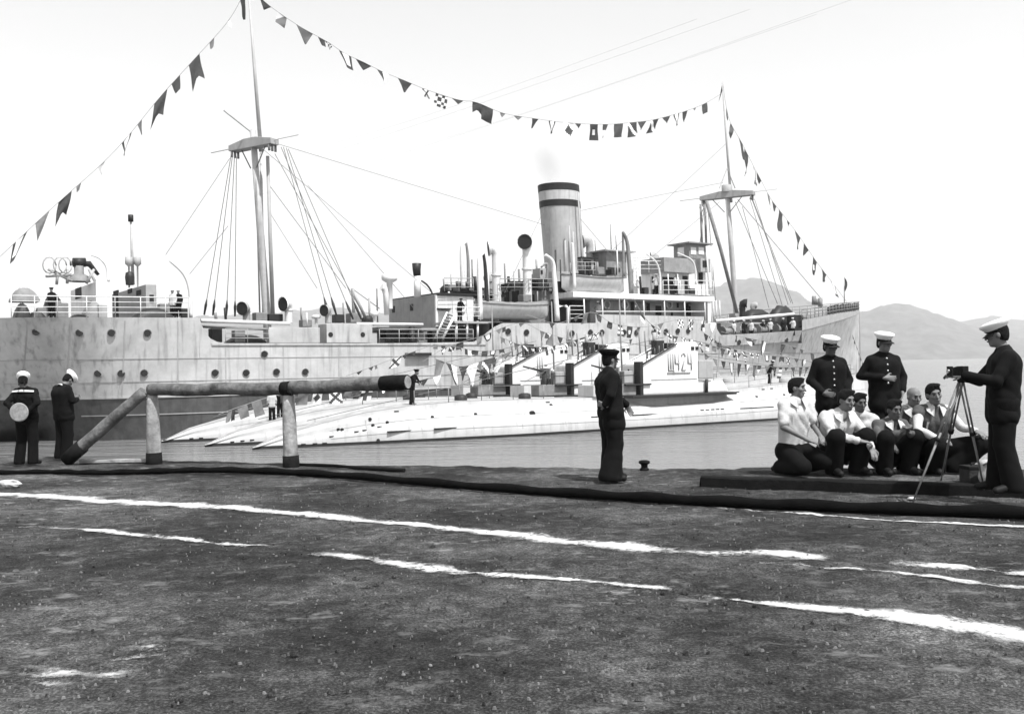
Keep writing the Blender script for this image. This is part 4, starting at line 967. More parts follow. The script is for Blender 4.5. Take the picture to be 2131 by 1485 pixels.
def forecastle():
    # bulwark above the sheer line, with windlass, rails and canvas screens
    mb = MB(); v = []; f = []; tt = np.linspace(T_FC, T_BOW - .1, 40)
    bt = TZ([(1669, 647), (1700, 641), (1745, 634), (1788, 629)])
    for side in (-1, 1):
        k0 = len(v)
        for t in tt:
            b = hb(t) + .02 * (1)
            for z in (ztop(t) - .02, max(ztop(t) + .3, interp(bt, t) - .9)): v.append((t, 7 + side * max(.02, b), z))
        for i in range(len(tt) - 1): f.append((k0 + 2 * i, k0 + 2 * i + 2, k0 + 2 * i + 3, k0 + 2 * i + 1))
    mb.add(v, f, 0, True); mb.build('forecastle_bulwark', M_GREY, ship)  # darker than the hull: shade of the bow flare put into the colour
    for side in (-1, 1):
        mb = MB()
        for k in range(3):
            mb.tube([(t, 7 + side * max(.02, hb(t)), interp(bt, t) - .9 + .33 * (k + 1)) for t in tt[::3]], .035, 5)
        for t in tt[::2]: mb.tube([(t, 7 + side * max(.02, hb(t)), interp(bt, t) - .9), (t, 7 + side * max(.02, hb(t)), interp(bt, t) + .1)], .035, 5)
        mb.build('railing', M_MID, ship)
    mb = MB(); v = []; f = []
    ts2 = np.linspace(SP(1722, 640).x, T_BOW - .3, 14)
    for t in ts2:
        b = max(.02, hb(t)) - .06
        v += [(t, 7 - b, interp(bt, t) - .85), (t, 7 - b, interp(bt, t) + .02 + random.uniform(-.1, .05))]
    for i in range(13): f.append((2 * i, 2 * i + 2, 2 * i + 3, 2 * i + 1))
    mb.add(v, f); mb.build('rail_canvas', M_BLACK, ship)
    for x, y0, y1, w, m in ((1694, 616, 634, 6, M_MID), (1700, 622, 634, 6, M_MID), (1707, 620, 640, 5, M_MID)): stube('bitts', [(x, y1, w), (x, y0, w)], [.25, .22], m)
    stube('jackstaff', [(1757, 630, 7), (1757, 572, 7)], [.06, .04], M_MAST)
    # forward waist clutter: winches, hatches, bollards under the boom
    for x0, xc, x1, yt, yb, w, m in ((1493, 1500, 1540, 671, 697, 2.0, M_MID), (1545, 1555, 1590, 674, 694, 2.4, M_BLACK), (1598, 1606, 1640, 668, 692, 2.0, M_BLACK), (1640, 1646, 1672, 655, 688, 1.5, M_BLACK), (1520, 1530, 1560, 652, 672, 5, M_GREY)):
        sbox('hatch', x0, xc, x1, yt, yb, w, m)
    for x, y, w in ((1512, 690, 1.2), (1570, 688, 1.4), (1622, 684, 1.4), (1585, 686, 1.0)):
        p = SP(x, y, w); mb = MB(); mb.tube([p + Vector((-.5, 0, 0)), p + Vector((.5, 0, 0))], .35, 10); mb.tube([p + Vector((-.6, 0, 0)), p + Vector((-.5, 0, 0))], .5, 10); mb.tube([p + Vector((.5, 0, 0)), p + Vector((.6, 0, 0))], .5, 10); mb.build('winch', M_MID, ship)
    # ladder slats at the bridge front
    for x in (1478, 1484, 1490, 1497): stube('awning_pole', [(x, 625, 1.0), (x + 2, 672, 1.0)], [.06, .06], M_WHITE)
forecastle()
# ================================================================== SUBMARINES
def strokes(ch):
    return {'Щ': [((0, 0), (0, 1)), ((.4, 0), (.4, 1)), ((.8, 0), (.8, 1)), ((0, 0), (.95, 0)), ((.95, 0), (.95, -.22))],
            '4': [((.05, 1), (.05, .42)), ((.05, .42), (.75, .42)), ((.62, 1), (.62, 0))],
            '2': [((.05, .85), (.2, 1)), ((.2, 1), (.55, 1)), ((.55, 1), (.68, .8)), ((.68, .8), (.05, 0)), ((.05, 0), (.72, 0))],
            '1': [((.1, .8), (.35, 1)), ((.35, 1), (.35, 0))],
            '-': [((.1, .45), (.55, .45))]}[ch]
M_NUM = mat('number_relief_shade', .36, .6, .1, 3)  # white letters toned grey: their edge shadows put into the colour
def submarine(label, sx, sy, ang, tower_x0, number, seed):
    """sx, sy: pixel of the stern at the water; tower_x0: pixel column of the after edge of the tower"""
    p0 = gp(sx, sy, WATER)
    F = Frame(p0.x, p0.y, ang)
    rng = np.random.RandomState(seed)
    t = thing('submarine', label, 'submarine', F.o, F.ang)
    # hull form measured on the nearest boat
    F1 = Frame(*gp(525, 935, WATER).xy, R(32.1))
    prof = [(q.x, q.z) for q in (F1.P(x, y, -.8) for x, y in [(530, 930), (600, 903), (680, 879), (760, 858), (850, 844), (965, 834), (1150, 829), (1335, 824), (1500, 812), (1640, 797), (1740, 783)])]
    L = 51.0
    shf = F.P(tower_x0, 790, -1.15).x - F1.P(1338, 757, -1.15).x
    TZ0, TZ1 = F1.P(1318, 822, -1.15).x + shf, F1.P(1530, 812, -1.15).x + shf
    prof = [(0, .12)] + [(max(.3, a), max(.2, b)) for a, b in prof] + [(L, prof[-1][1] + .15)]
    prof = [q for q in prof if q[0] <= L]
    zd = lambda s: interp(prof, s)
    BM = 2.35
    def hbs(s):
        k = min(1.0, max(0.0, s) / 15.0) ** .75
        if s > 36: k *= max(0.0, 1 - ((s - 36) / 17.2) ** 2.0)
        return BM * k
    def section(s):
        b, z = hbs(s), zd(s); dw = min(.95, b * .72)
        k = max(0.0, min(1.0, (s - TZ0) / 1.2, (TZ1 - s) / 2.5))
        if k > 0:      # recess under the overhanging casing platform abreast of the tower
            A = [(b * .9, -1.0), (b * 1.0, -.12), (b * 1.02, .16), (b * 1.02, .2 * z + .1), (b * .97, .42 * z + .05), (b * .82, .62 * z + .02), (max(dw + .12, b * .58), .77 * z), (dw + .06, .84 * z), (dw + .02, .9 * z), (dw, z)]
            B = [(b * .9, -1.0), (b * 1.0, -.12), (b * 1.02, .16), (b * 1.02, .2 * z + .1), (b * 1.0, .40 * z + .05), (b * .94, .56 * z + .02), (b * .72, .63 * z), (dw + .12, .66 * z), (dw, .72 * z), (dw, z)]
            return [(lerp(p[0], q[0], k), lerp(p[1], q[1], k)) for p, q in zip(A, B)]
        return [(b * .9, -1.0), (b * 1.0, -.12), (b * 1.02, .16), (b * 1.02, .2 * z + .1), (b * .97, .42 * z + .05), (b * .82, .62 * z + .02), (max(dw + .12, b * .58), .77 * z), (dw + .06, .84 * z), (dw + .02, .9 * z), (dw, z)]
    ss = sorted(set(list(np.linspace(0, L - .05, 110)) + [a for a, _ in prof if 0 < a < L - .1]))
    mb = MB(); nr = len(section(1))
    for sd in (-1, 1):
        v = []
        for s in ss: v += [(s, sd * b, z) for b, z in section(s)]
        k = len(mb.v); mb.v += v
        for i in range(len(ss) - 1):
            for j in range(nr - 1):
                mb.f.append(tuple(k + q for q in (i * nr + j, (i + 1) * nr + j, (i + 1) * nr + j + 1, i * nr + j + 1))); mb.mi.append(1 if j < 2 else 0); mb.smooth.append(True)
    me = bpy.data.meshes.new('hull'); me.from_pydata(mb.v, [], mb.f); me.materials.append(M_SUB); me.materials.append(M_SUBDK)
    me.polygons.foreach_set('material_index', mb.mi); me.polygons.foreach_set('use_smooth', mb.smooth)
    b = bmesh.new(); b.from_mesh(me); bmesh.ops.recalc_face_normals(b, faces=b.faces); b.to_mesh(me); b.free()
    hull = link('hull', me, t)
    mb = MB(); v = []; f = []
    for s in ss: dw = min(.95, hbs(s) * .72); v += [(s, -dw, zd(s) + .015), (s, dw, zd(s) + .015)]
    for i in range(len(ss) - 1): f.append((2 * i, 2 * i + 2, 2 * i + 3, 2 * i + 1))
    mb.add(v, f); mb.build('deck', M_SUBDECK, t)
    def surf(s, z):
        sec = section(s)
        pts = [(zz, bb) for bb, zz in sec]; return interp(pts, z)
    # limber holes
    def hole(x, y, wpx=10, r=None):
        w_ = -2.0
        for _ in range(8):
            q = F.P(x, y, w_); w_ = -surf(min(L - 1, max(.2, q.x)), min(zd(q.x) - .05, max(.0, q.z)))
        q = F.P(x, y, w_); 
        mb = MB()
        if r: mb.tube([(q.x, w_ + .1, q.z), (q.x, w_ - .03, q.z)], r, 10)
        else:
            a = F.P(x - wpx / 2, y, w_); c = F.P(x + wpx / 2, y, w_)
            mb.box((a.x, w_ - .02, q.z - .035), (c.x, w_ + .12, q.z + .035))
        mb.build('limber_hole', M_DARK, hull)
    if seed == 1:
        for x in (632, 656, 676): hole(x, 924 - (x - 632) * .05, 10)
        for x, y in ((690, 908), (742, 898), (759, 895), (790, 888)): hole(x, y, 9)
        for x, y in ((704, 894), (712, 894), (770, 872), (776, 885), (806, 879), (787, 916), (1108, 861), (1147, 843), (990, 862), (1575, 826), (1632, 822), (900, 868)): hole(x, y, r=.10)
        hole(1108, 861, r=.2)
        for x in (1461, 1472, 1483, 1493, 1503): hole(x, 853 - (x - 1461) * .06, 7)
        hole(850, 896, 85); hole(945, 890, 80); hole(1575, 848, 70); hole(1260, 866, 60); hole(1350, 862, 70); hole(1700, 840, 60)
    elif seed == 2:
        for x, y in ((484, 919), (505, 917), (525, 915)): hole(x, y, 9)
    else:
        for x, y in ((345, 915), (358, 915), (399, 912), (419, 911)): hole(x, y, 9)
    # drain slots along the casing and plate seams on the tanks
    for s_ in np.arange(7, L - 3, .85):
        if TZ0 < s_ < TZ1 or seed != 1 or rng.rand() < .72: continue
        z = zd(s_) * .90; b_ = surf(s_, z); mb = MB(); mb.box((s_ - .14, -b_ - .025, z - .035), (s_ + .14, -b_ + .12, z + .035)); mb.build('drain_slot', M_DARK, hull)
    for kz in (.30, .62):
        mb = MB(); v = []; f = []; tt = np.linspace(4, L - 3, 80)
        for s_ in tt:
            z = zd(s_) * kz; b_ = surf(s_, z); v += [(s_, -b_ + .01, z - .02), (s_, -b_ - .018, z - .02), (s_, -b_ - .018, z + .02), (s_, -b_ + .01, z + .02)]
        for i in range(len(tt) - 1):
            for j in range(3): f.append((4 * i + j, 4 * i + 4 + j, 4 * i + 5 + j, 4 * i + 1 + j))
        mb.add(v, f); mb.build('seam', M_GREY, hull)
    for s_ in np.arange(6, L - 3, 3.1):
        mb = MB(); v = []
        for kz in (.18, .3, .45, .6, .72): z = zd(s_) * kz + .08; b_ = surf(s_, z); v += [(s_ - .02, -b_ - .014, z), (s_ + .02, -b_ - .014, z)]
        mb.add(v, [(2 * i, 2 * i + 1, 2 * i + 3, 2 * i + 2) for i in range(4)]); mb.build('seam', M_GREY, hull)
    # conning tower, measured on the nearest boat
    tw = []
    for x, y in [(1338, 822), (1338, 757), (1347, 752), (1408, 716), (1416, 712), (1449, 711), (1453, 717), (1454, 788), (1464, 790), (1508, 792), (1520, 812)]:
        q = F1.P(x, y, -1.15); tw.append((q.x, q.z))
    sh = F.P(tower_x0, 790, -1.15).x - tw[0][0]
    tw = [(a + sh, z) for a, z in tw]
    z0 = min(z for _, z in tw)
    X = lambda x: F1.P(x, 780, -1.15).x + sh
    Z = lambda x, y: F1.P(x, y, -1.15).z
    main = tw[:8] + [(tw[7][0], z0)]; main[0] = (main[0][0], z0)
    mb = MB(); mb.prism(main, -1.12, 1.12); twr = mb.build('conning_tower', M_TOWER, t, None, .12)
    mb = MB(); mb.prism([(tw[7][0] - .2, z0 + .01), (tw[7][0] - .2, tw[8][1]), (tw[9][0], tw[9][1]), (tw[10][0], z0 + .01)], -1.0, 1.0); mb.build('fairwater', M_TOWER, twr, None, .1)
    mb = MB(); mb.box((X(1454), -1.16, Z(1460, 788)), (X(1484), 1.1, Z(1465, 749))); mb.build('gun_bulwark', M_GREY, twr, None, .08)
    mb = MB(); mb.tube([(X(1469), -1.15, z0), (X(1469), -1.2, Z(1469, 789))], .11, 8); mb.build('support_post', M_SUBDK, twr)
    # deck-edge platform that overhangs the bulge
    mb = MB(); mb.box((X(1300), -1.95, z0 - .16), (X(1515), 1.95, z0 + .02)); mb.build('casing_platform', M_SUBDK, t, None, .03)
    # shade at the after edge put in as a black box, and rail line
    mb = MB(); mb.box((X(1331), -1.2, z0), (X(1337), -.55, Z(1335, 752))); mb.build('after_edge_shade', M_SUBDK, twr)
    mb = MB(); mb.tube([(X(1337), -1.2, Z(1337, 757)), (X(1408), -1.2, Z(1408, 715))], .05, 6); mb.build('rail', M_SUBDK, twr)
    mb = MB(); mb.box((X(1300), -1.25, Z(1335, 801)), (X(1353), -1.0, Z(1335, 798))); mb.build('rail', M_SUBDK, twr)
    # numbers in relief
    cx = X(1391); H_ = 1.12; zb = Z(1410, 770); cw = (X(1447) - X(1391)) / 4.2
    for i, ch in enumerate(number):
        mb = MB()
        for (a, b_), (c, d) in strokes(ch):
            wd = cw * .9
            p, q = Vector((cx + i * cw + a * wd, -1.15, zb + b_ * H_)), Vector((cx + i * cw + c * wd, -1.15, zb + d * H_))
            mb.tube([p, q], .048, 6)
        mb.build('number', M_NUM, twr)
    mb = MB(); mb.box((X(1388), -1.18, zb - .22), (X(1436), -1.1, zb - .15)); mb.build('step', M_MID, twr)
    mb = MB(); mb.box((X(1355), -1.15, zb - .62), (X(1450), -1.1, zb - .57)); mb.build('step', M_GREY, twr)
    for x in (1442, 1451):
        mb = MB(); mb.box((X(x) - .13, -1.16, Z(x, 728)), (X(x) + .13, -1.08, Z(x, 721))); mb.build('window', M_DARK, twr)
    # bridge: screen, after gun, periscope standards
    mb = MB(); mb.box((X(1372), -.9, Z(1372, 742)), (X(1388), -.35, Z(1380, 708))); mb.box((X(1393), -.9, Z(1391, 730)), (X(1410), -.3, Z(1400, 713))); mb.build('bridge_screen', M_SUBDK, twr)
    mb = MB(); mb.tube([(X(1352), -.9, Z(1352, 746)), (X(1352), -.9, Z(1352, 732)), (X(1368), -.9, Z(1368, 722))], .05, 6); mb.build('hand_rail', M_SUBDK, twr)
    mb = MB(); mb.tube([(X(1388), .1, Z(1400, 716)), (X(1388), .1, Z(1400, 690))], .13, 8); mb.tube([(X(1380), .1, Z(1400, 716)), (X(1380), .1, Z(1400, 702))], .11, 8); mb.build('periscope', M_GREY, twr)
    mb = MB(); mb.tube([(X(1322), .2, z0), (X(1318), .2, Z(1318, 618))], [.07, .04], 6); o = mb.build('mast', M_MID, t)
    # 45 mm guns and dark screens abaft the tower
    mb = MB(); mb.box((X(1268), -1.0, z0 + .02), (X(1326), .95, Z(1300, 799))); mb.build('gun_platform', M_MID, t, None, .05)
    mb = MB(); mb.box((X(1308), -.7, Z(1300, 799)), (X(1326), .2, Z(1300, 772))); mb.build('ammunition_locker', M_GREY, t, None, .05)
    for xx in (1272, 1284, 1296): mb = MB(); mb.tube([(X(xx), -1.0, Z(1300, 799)), (X(xx), -1.0, Z(1300, 780))], .03, 5); mb.build('stanchion', M_SUBDK, t)
    mb = MB(); mb.tube([(X(1270), -1.0, Z(1300, 781)), (X(1326), -1.0, Z(1300, 781))], .03, 5); mb.build('rail', M_SUBDK, t)
    g = MB(); gx = X(1300); gz = Z(1300, 783)
    g.lathe([(.35, -.6), (.25, .2), (0, .3)], (gx, 0, gz), 10); gun = g.build('deck_gun', M_SUBDK, t)
    g = MB(); g.tube([(gx + .6, -.1, gz + .2), (gx - 1.9, -.1, gz + .75)], [.11, .05], 8); g.build('barrel', M_SUBDK, gun)
    g = MB(); g.box((gx - .1, -.6, gz - .1), (gx, .6, gz + .6)); g.build('shield', M_MID, gun)
    # white deck locker and side rails aft
    mb = MB(); mb.box((X(1235), -1.1, z0), (X(1250), .6, z0 + .75)); mb.build('deck_locker', M_SUB, t, None, .05)
    # stanchions and wire along the deck
    st = [s for s in np.arange(9, L - 4, 2.2) if not X(1190) < s < X(1520)]
    for sd in (-1,):
        for s in st:
            dw = min(.95, hbs(s) * .72) - .05; mb = MB(); mb.tube([(s, sd * dw, zd(s)), (s, sd * dw, zd(s) + .85)], .025, 5); mb.build('stanchion', M_MID, t)
        for part in ([s for s in st if s < X(1190)], [s for s in st if s > X(1520)]):
            if len(part) > 1: mb = MB(); mb.tube([(s, sd * (min(.95, hbs(s) * .72) - .05), zd(s) + .84) for s in part], .02, 5, cap=False); mb.build('guard_wire', M_WIRE, t)
    # net cutter wire and aerials from tower to stern and bow
    for a, b_ in (((X(1408), 0, Z(1408, 700)), (3.0, 0, zd(3) + .3)), ((X(1450), 0, Z(1450, 705)), (L - 3, 0, zd(L - 3) + .4)), ((X(1352), -.9, Z(1352, 732)), (X(1240), -.9, z0 + 1.0))):
        mb = MB(); mb.tube([a, b_], .018, 4, cap=False); mb.build('jumping_wire', M_WIRE, t)
    mb = MB()
    for k in range(7): mb.tube([(X(1345 + k * 9), -1.15, Z(1347 + k * 9, 752 - k * 5.2)), (X(1345 + k * 9), -1.15, Z(1347 + k * 9, 752 - k * 5.2) + .55)], .022, 5)
    mb.build('rail_stanchions', M_MID, twr)
    for xx, hh in ((1362, 1.0), (1374, .8), (1426, .9)): mb = MB(); mb.tube([(X(xx), .3, Z(xx, 735)), (X(xx) - .1, .3, Z(xx, 712) + hh)], .05, 6); mb.build('standard', M_MID, twr)
    # hatches and bollards
    for s in (12.5, 17, 40, 45): 
        mb = MB(); mb.lathe([(.38, 0), (.38, .28), (.2, .36), (0, .36)], (s, 0, zd(s)), 12); mb.build('hatch', M_SUBDK if s < 20 else M_GREY, t)
    return t, F, zd
SUB1, FS1, ZD1 = submarine('nearest pale submarine with the raised number Щ424 on its tower', 525, 935, R(32.1), 1338, 'Щ424', 1)
SUB2, FS2, ZD2 = submarine('middle pale submarine with its raised Щ1 number behind the dark officer', 426, 929, R(32.9), 1194, 'Щ1', 2)
SUB3, FS3, ZD3 = submarine('farthest pale submarine with the raised mark Щ- lying beside the big ship', 336, 921, R(33.4), 1066, 'Щ-', 3)

# ================================================================== FLAGS
def pat(kind, a, b):
    """which cloth (0 dark, 1 mid, 2 white) lies at hoist a, fly b of a flag"""
    if kind == 'd': return 0
    if kind == 'm': return 1
    if kind == 'w': return 2
    if kind == 'cross': return 0 if abs(a - .5) < .13 or abs(b - .5) < .13 else 2
    if kind == 'salt': return 0 if abs(a - b) < .16 or abs(a + b - 1) < .16 else 2
    if kind == 'diamond': return 0 if abs(a - .5) + abs(b - .5) < .42 else 2
    if kind == 'border': return 2 if abs(a - .5) < .22 and abs(b - .5) < .22 else 0
    if kind == 'diag': return 2 if abs(a - b) < .14 else 0
    if kind == 'diag2': return 2 if a + b < .75 else 1
    if kind == 'half': return 0 if b < .5 else 2
    if kind == 'vhalf': return 0 if a < .5 else 2
    if kind == 'check': return 0 if (int(a * 3.99) + int(b * 3.99)) % 2 == 0 else 2
    if kind == 'stripe': return 0 if int(b * 4.99) % 2 == 0 else 2
    if kind == 'edge': return 0 if a < .18 or a > .82 or b > .82 else 2
    return 1
frng = np.random.RandomState(21)
def flag_string(name, label, cat, fr, rope, flags, sag=0.0):
    """rope: (x, y, w) pixels on planes of a moored hull's frame; flags: (x, y, shape, pattern, width px, length px)"""
    P = []
    for x, y, w_ in rope: P.append(fr.W(fr.P(x, y, w_)))
    P = catmull(P, 10)
    base = P[0]
    t = thing(name, label, cat, base)
    mb = MB(); mb.tube(P, .018, 5, cap=False); mb.build('halyard', M_ROPE, t, base)
    def proj(p):
        a, v = p.x / p.y, (CAMZ - p.z) / p.y
        return 1065.5 + 2000 * a + ROLL * 2000 * v, 759 + 2000 * v - ROLL * 2000 * a
    pp = [proj(p) for p in P]
    for fl in flags:
        x, y, shape, kind, wp, lp = fl
        i = min(range(len(P)), key=lambda k: (pp[k][0] - x) ** 2 + (pp[k][1] - y) ** 2)
        i0, i1 = max(0, i - 1), min(len(P) - 1, i + 1)
        T = (P[i1] - P[i0]).normalized()
        best = P[i] + (P[i1] - P[i0]) * 0
        # slide along the tangent to the wanted column/row
        d = P[i1] - P[i0]; q0, q1 = proj(P[i0]), proj(P[i1]); dd = (q1[0] - q0[0], q1[1] - q0[1]); L2 = dd[0] ** 2 + dd[1] ** 2
        k = ((x - q0[0]) * dd[0] + (y - q0[1]) * dd[1]) / max(1e-6, L2); A = P[i0] + d * max(-.5, min(1.5, k))
        sc = A.y / 2000.0; w_, l_ = wp * sc, lp * sc
        w_ *= 1.0 / max(.55, abs(T.x) / max(.01, math.hypot(T.x, T.y)) if abs(T.z) < .8 else 1)
        wind = fr.u * frng.uniform(-.35, .25) + fr.n * frng.uniform(-.15, .3)
        D = (Vector((0, 0, -1)) + wind).normalized()
        N = T.cross(D).normalized()
        nx, ny = (9, 9) if kind not in ('d', 'm', 'w') else (5, 6)
        ph, am = frng.uniform(0, 6), frng.uniform(.04, .10) * l_
        v = []; f = []; mi = []
        for jj in range(ny + 1):
            b = jj / ny
            for ii in range(nx + 1):
                a = ii / nx; c = a - .5; off = 0.0
                if shape == 'tri': c *= (1 - b * .97)
                elif shape == 'pen': c *= (1 - b * .75)
                bb = b
                if shape == 'swallow': bb = b * (1 - .38 * (1 - abs(2 * a - 1)))
                if shape == 'rag': c *= (1 - .5 * b); off = .25 * b
                q = A + T * ((c + off) * w_) + D * (bb * l_) + N * (am * math.sin(ph + a * 3.2 + b * 4.5) * (.25 + b))
                v.append(q)
        for jj in range(ny):
            for ii in range(nx):
                f.append((jj * (nx + 1) + ii, jj * (nx + 1) + ii + 1, (jj + 1) * (nx + 1) + ii + 1, (jj + 1) * (nx + 1) + ii)); mi.append(pat(kind, (ii + .5) / nx, (jj + .5) / ny))
        me = bpy.data.meshes.new('flag'); me.from_pydata([tuple(q - base) for q in v], [], f)
        for m in (M_FD, M_FM, M_FW): me.materials.append(m)
        me.polygons.foreach_set('material_index', mi); me.polygons.foreach_set('use_smooth', [True] * len(f)); me.update()
        link('flag', me, t)
    return t
flag_string('flag_string', 'line of signal flags rising steeply from the stern to the tall after masthead', 'flag string', SHIP,
    [(-60, 590, 7), (45, 492, 7), (92, 448, 7), (140, 405, 7), (213, 340, 7), (266, 284, 7), (335, 200, 7), (404, 124, 7), (475, 44, 7), (514, -25, 7)],
    [(42, 494, 'pen', 'edge', 34, 55), (90, 452, 'tri', 'm', 34, 52), (137, 410, 'swallow', 'd', 30, 52), (166, 386, 'rag', 'm', 12, 18), (212, 343, 'tri', 'w', 18, 22), (264, 286, 'tri', 'edge', 26, 38), (293, 256, 'tri', 'm', 16, 26), (335, 200, 'swallow', 'd', 36, 58), (366, 166, 'rag', 'd', 24, 30), (404, 124, 'swallow', 'd', 30, 54), (441, 84, 'rag', 'm', 14, 20), (476, 42, 'rag', 'w', 10, 18), (505, -10, 'tri', 'd', 30, 48)])
flag_string('flag_string', 'long sagging line of signal flags strung between the two mastheads above the funnel', 'flag string', SHIP,
    [(518, -28, 7), (552, 5, 7), (585, 30, 7), (628, 58, 7), (682, 88, 7), (718, 112, 7), (757, 130, 7), (797, 150, 7), (842, 168, 7), (885, 186, 7), (950, 207, 7), (993, 214, 7), (1048, 236, 7), (1113, 247, 7), (1183, 256, 7), (1260, 259, 7), (1315, 255, 7), (1362, 249, 7), (1425, 232, 7), (1466, 216, 7), (1500, 196, 7)],
    [(552, 5, 'tri', 'd', 24, 16), (587, 32, 'rect', 'diag2', 18, 22), (634, 61, 'tri', 'm', 32, 30), (668, 81, 'rag', 'd', 14, 14), (684, 90, 'tri', 'check', 16, 14), (718, 112, 'rag', 'edge', 24, 28), (757, 129, 'tri', 'd', 32, 16), (797, 149, 'tri', 'vhalf', 22, 24), (843, 167, 'tri', 'd', 28, 24), (885, 186, 'rect', 'salt', 12, 18), (920, 197, 'rect', 'check', 24, 26), (952, 207, 'tri', 'd', 24, 10), (994, 213, 'swallow', 'd', 20, 22), (1014, 222, 'rect', 'd', 24, 30), (1046, 236, 'tri', 'm', 12, 10), (1078, 240, 'tri', 'm', 18, 8), (1114, 247, 'tri', 'd', 14, 22), (1149, 252, 'pen', 'edge', 14, 26), (1183, 254, 'rect', 'diamond', 22, 32), (1203, 257, 'tri', 'd', 14, 10), (1236, 258, 'rect', 'border', 18, 33), (1260, 260, 'tri', 'half', 11, 30), (1287, 254, 'rect', 'd', 20, 30), (1315, 252, 'rect', 'diag', 22, 30), (1336, 250, 'tri', 'd', 20, 20), (1363, 248, 'rect', 'diag', 18, 30), (1386, 241, 'tri', 'd', 20, 14), (1407, 236, 'pen', 'edge', 14, 24), (1425, 230, 'tri', 'd', 14, 22), (1446, 226, 'tri', 'm', 8, 6), (1466, 216, 'rect', 'd', 14, 20)])
flag_string('flag_string', 'line of small flags falling steeply from the foremast head to the bow', 'flag string', SHIP,
    [(1504, 172, 7), (1510, 215, 7), (1520, 255, 7), (1545, 300, 7), (1560, 330, 7), (1582, 372, 7), (1605, 415, 7), (1632, 450, 7), (1662, 490, 7), (1698, 543, 7), (1735, 592, 7), (1762, 628, 7)],
    [(1503, 176, 'tri', 'd', 12, 36), (1514, 228, 'tri', 'd', 20, 22), (1526, 262, 'rect', 'm', 12, 20), (1541, 292, 'rag', 'd', 18, 40), (1553, 316, 'rag', 'd', 16, 44), (1570, 350, 'rect', 'check', 8, 34), (1581, 366, 'tri', 'half', 18, 26), (1600, 404, 'rag', 'm', 8, 30), (1612, 422, 'tri', 'd', 16, 18), (1626, 440, 'rag', 'd', 14, 44), (1639, 462, 'tri', 'd', 8, 12), (1660, 487, 'tri', 'd', 18, 32), (1678, 513, 'tri', 'd', 18, 20), (1695, 540, 'tri', 'border', 16, 34), (1713, 566, 'tri', 'd', 18, 22), (1732, 590, 'rag', 'edge', 16, 26)])
flag_string('pennant_string', 'row of small dark pennants above the bow deck of the nearest submarine', 'flag string', FS1,
    [(1452, 716, 0), (1476, 742, 0), (1520, 754, 0), (1580, 760, 0), (1640, 764, 0), (1720, 762, 0)],
    [(1456, 730, 'tri', 'd', 12, 8), (1472, 738, 'tri', 'm', 14, 10), (1488, 746, 'tri', 'm', 12, 16), (1506, 748, 'tri', 'd', 12, 16), (1522, 756, 'tri', 'edge', 12, 28), (1539, 756, 'tri', 'd', 10, 28), (1555, 757, 'tri', 'vhalf', 12, 22), (1571, 758, 'tri', 'm', 12, 26), (1581, 759, 'tri', 'half', 10, 20), (1597, 760, 'tri', 'm', 12, 18), (1612, 762, 'tri', 'd', 12, 20), (1625, 763, 'rect', 'stripe', 8, 24), (1637, 764, 'tri', 'd', 12, 8), (1650, 764, 'tri', 'd', 10, 20), (1667, 764, 'tri', 'd', 10, 20), (1680, 763, 'tri', 'd', 9, 20), (1700, 763, 'tri', 'm', 9, 18)])
flag_string('pennant_string', 'short row of pennants against the big ship side above the bow pennants', 'flag string', FS3,
    [(1500, 690, 0), (1560, 704, 0), (1630, 716, 0), (1690, 735, 0), (1760, 765, 0)],
    [(1532, 700, 'rect', 'd', 4, 14), (1557, 704, 'rag', 'half', 16, 16), (1570, 708, 'tri', 'm', 12, 10), (1591, 706, 'tri', 'vhalf', 14, 30), (1612, 716, 'tri', 'm', 8, 8), (1630, 718, 'tri', 'd', 12, 22), (1652, 726, 'tri', 'd', 12, 6), (1668, 729, 'tri', 'd', 10, 9), (1690, 736, 'rag', 'd', 8, 28)])
flag_string('flag_string', 'line of mixed signal flags above the towers of the moored submarines', 'flag string', FS2,
    [(1096, 655, 0), (1160, 672, 0), (1230, 650, 0), (1275, 672, 0), (1340, 680, 0), (1420, 664, 0), (1500, 672, 0)],
    [(1150, 668, 'tri', 'd', 14, 12), (1197, 652, 'tri', 'd', 16, 12), (1222, 660, 'rect', 'm', 12, 22), (1246, 655, 'rag', 'd', 14, 14), (1270, 670, 'rect', 'd', 11, 14), (1292, 668, 'rect', 'stripe', 11, 24), (1311, 678, 'rect', 'border', 12, 24), (1330, 682, 'tri', 'm', 8, 16), (1376, 678, 'tri', 'm', 16, 12), (1415, 666, 'rect', 'check', 12, 18), (1440, 666, 'rect', 'check', 13, 22), (1464, 672, 'rect', 'cross', 10, 22), (1484, 672, 'pen', 'w', 12, 22)])
flag_string('flag_string', 'line of faded flags drooping over the farthest submarine tower', 'flag string', FS3,
    [(880, 752, 0), (930, 722, 0), (1000, 700, 0), (1080, 672, 0), (1130, 690, 0), (1180, 705, 0), (1250, 716, 0), (1310, 706, 0)],
    [(925, 726, 'tri', 'd', 14, 14), (957, 712, 'rect', 'd', 15, 14), (998, 703, 'rect', 'm', 11, 16), (1013, 692, 'rag', 'edge', 18, 16), (1038, 684, 'tri', 'm', 14, 10), (1049, 682, 'rect', 'd', 8, 10), (1085, 675, 'tri', 'm', 12, 8), (1127, 694, 'tri', 'm', 12, 14), (1137, 700, 'rect', 'd', 9, 12), (1146, 692, 'rect', 'diag2', 14, 24), (1166, 700, 'tri', 'd', 12, 18), (1188, 706, 'rect', 'm', 10, 14), (1240, 716, 'tri', 'm', 14, 12), (1270, 712, 'tri', 'm', 12, 14), (1345, 712, 'tri', 'd', 8, 12)])
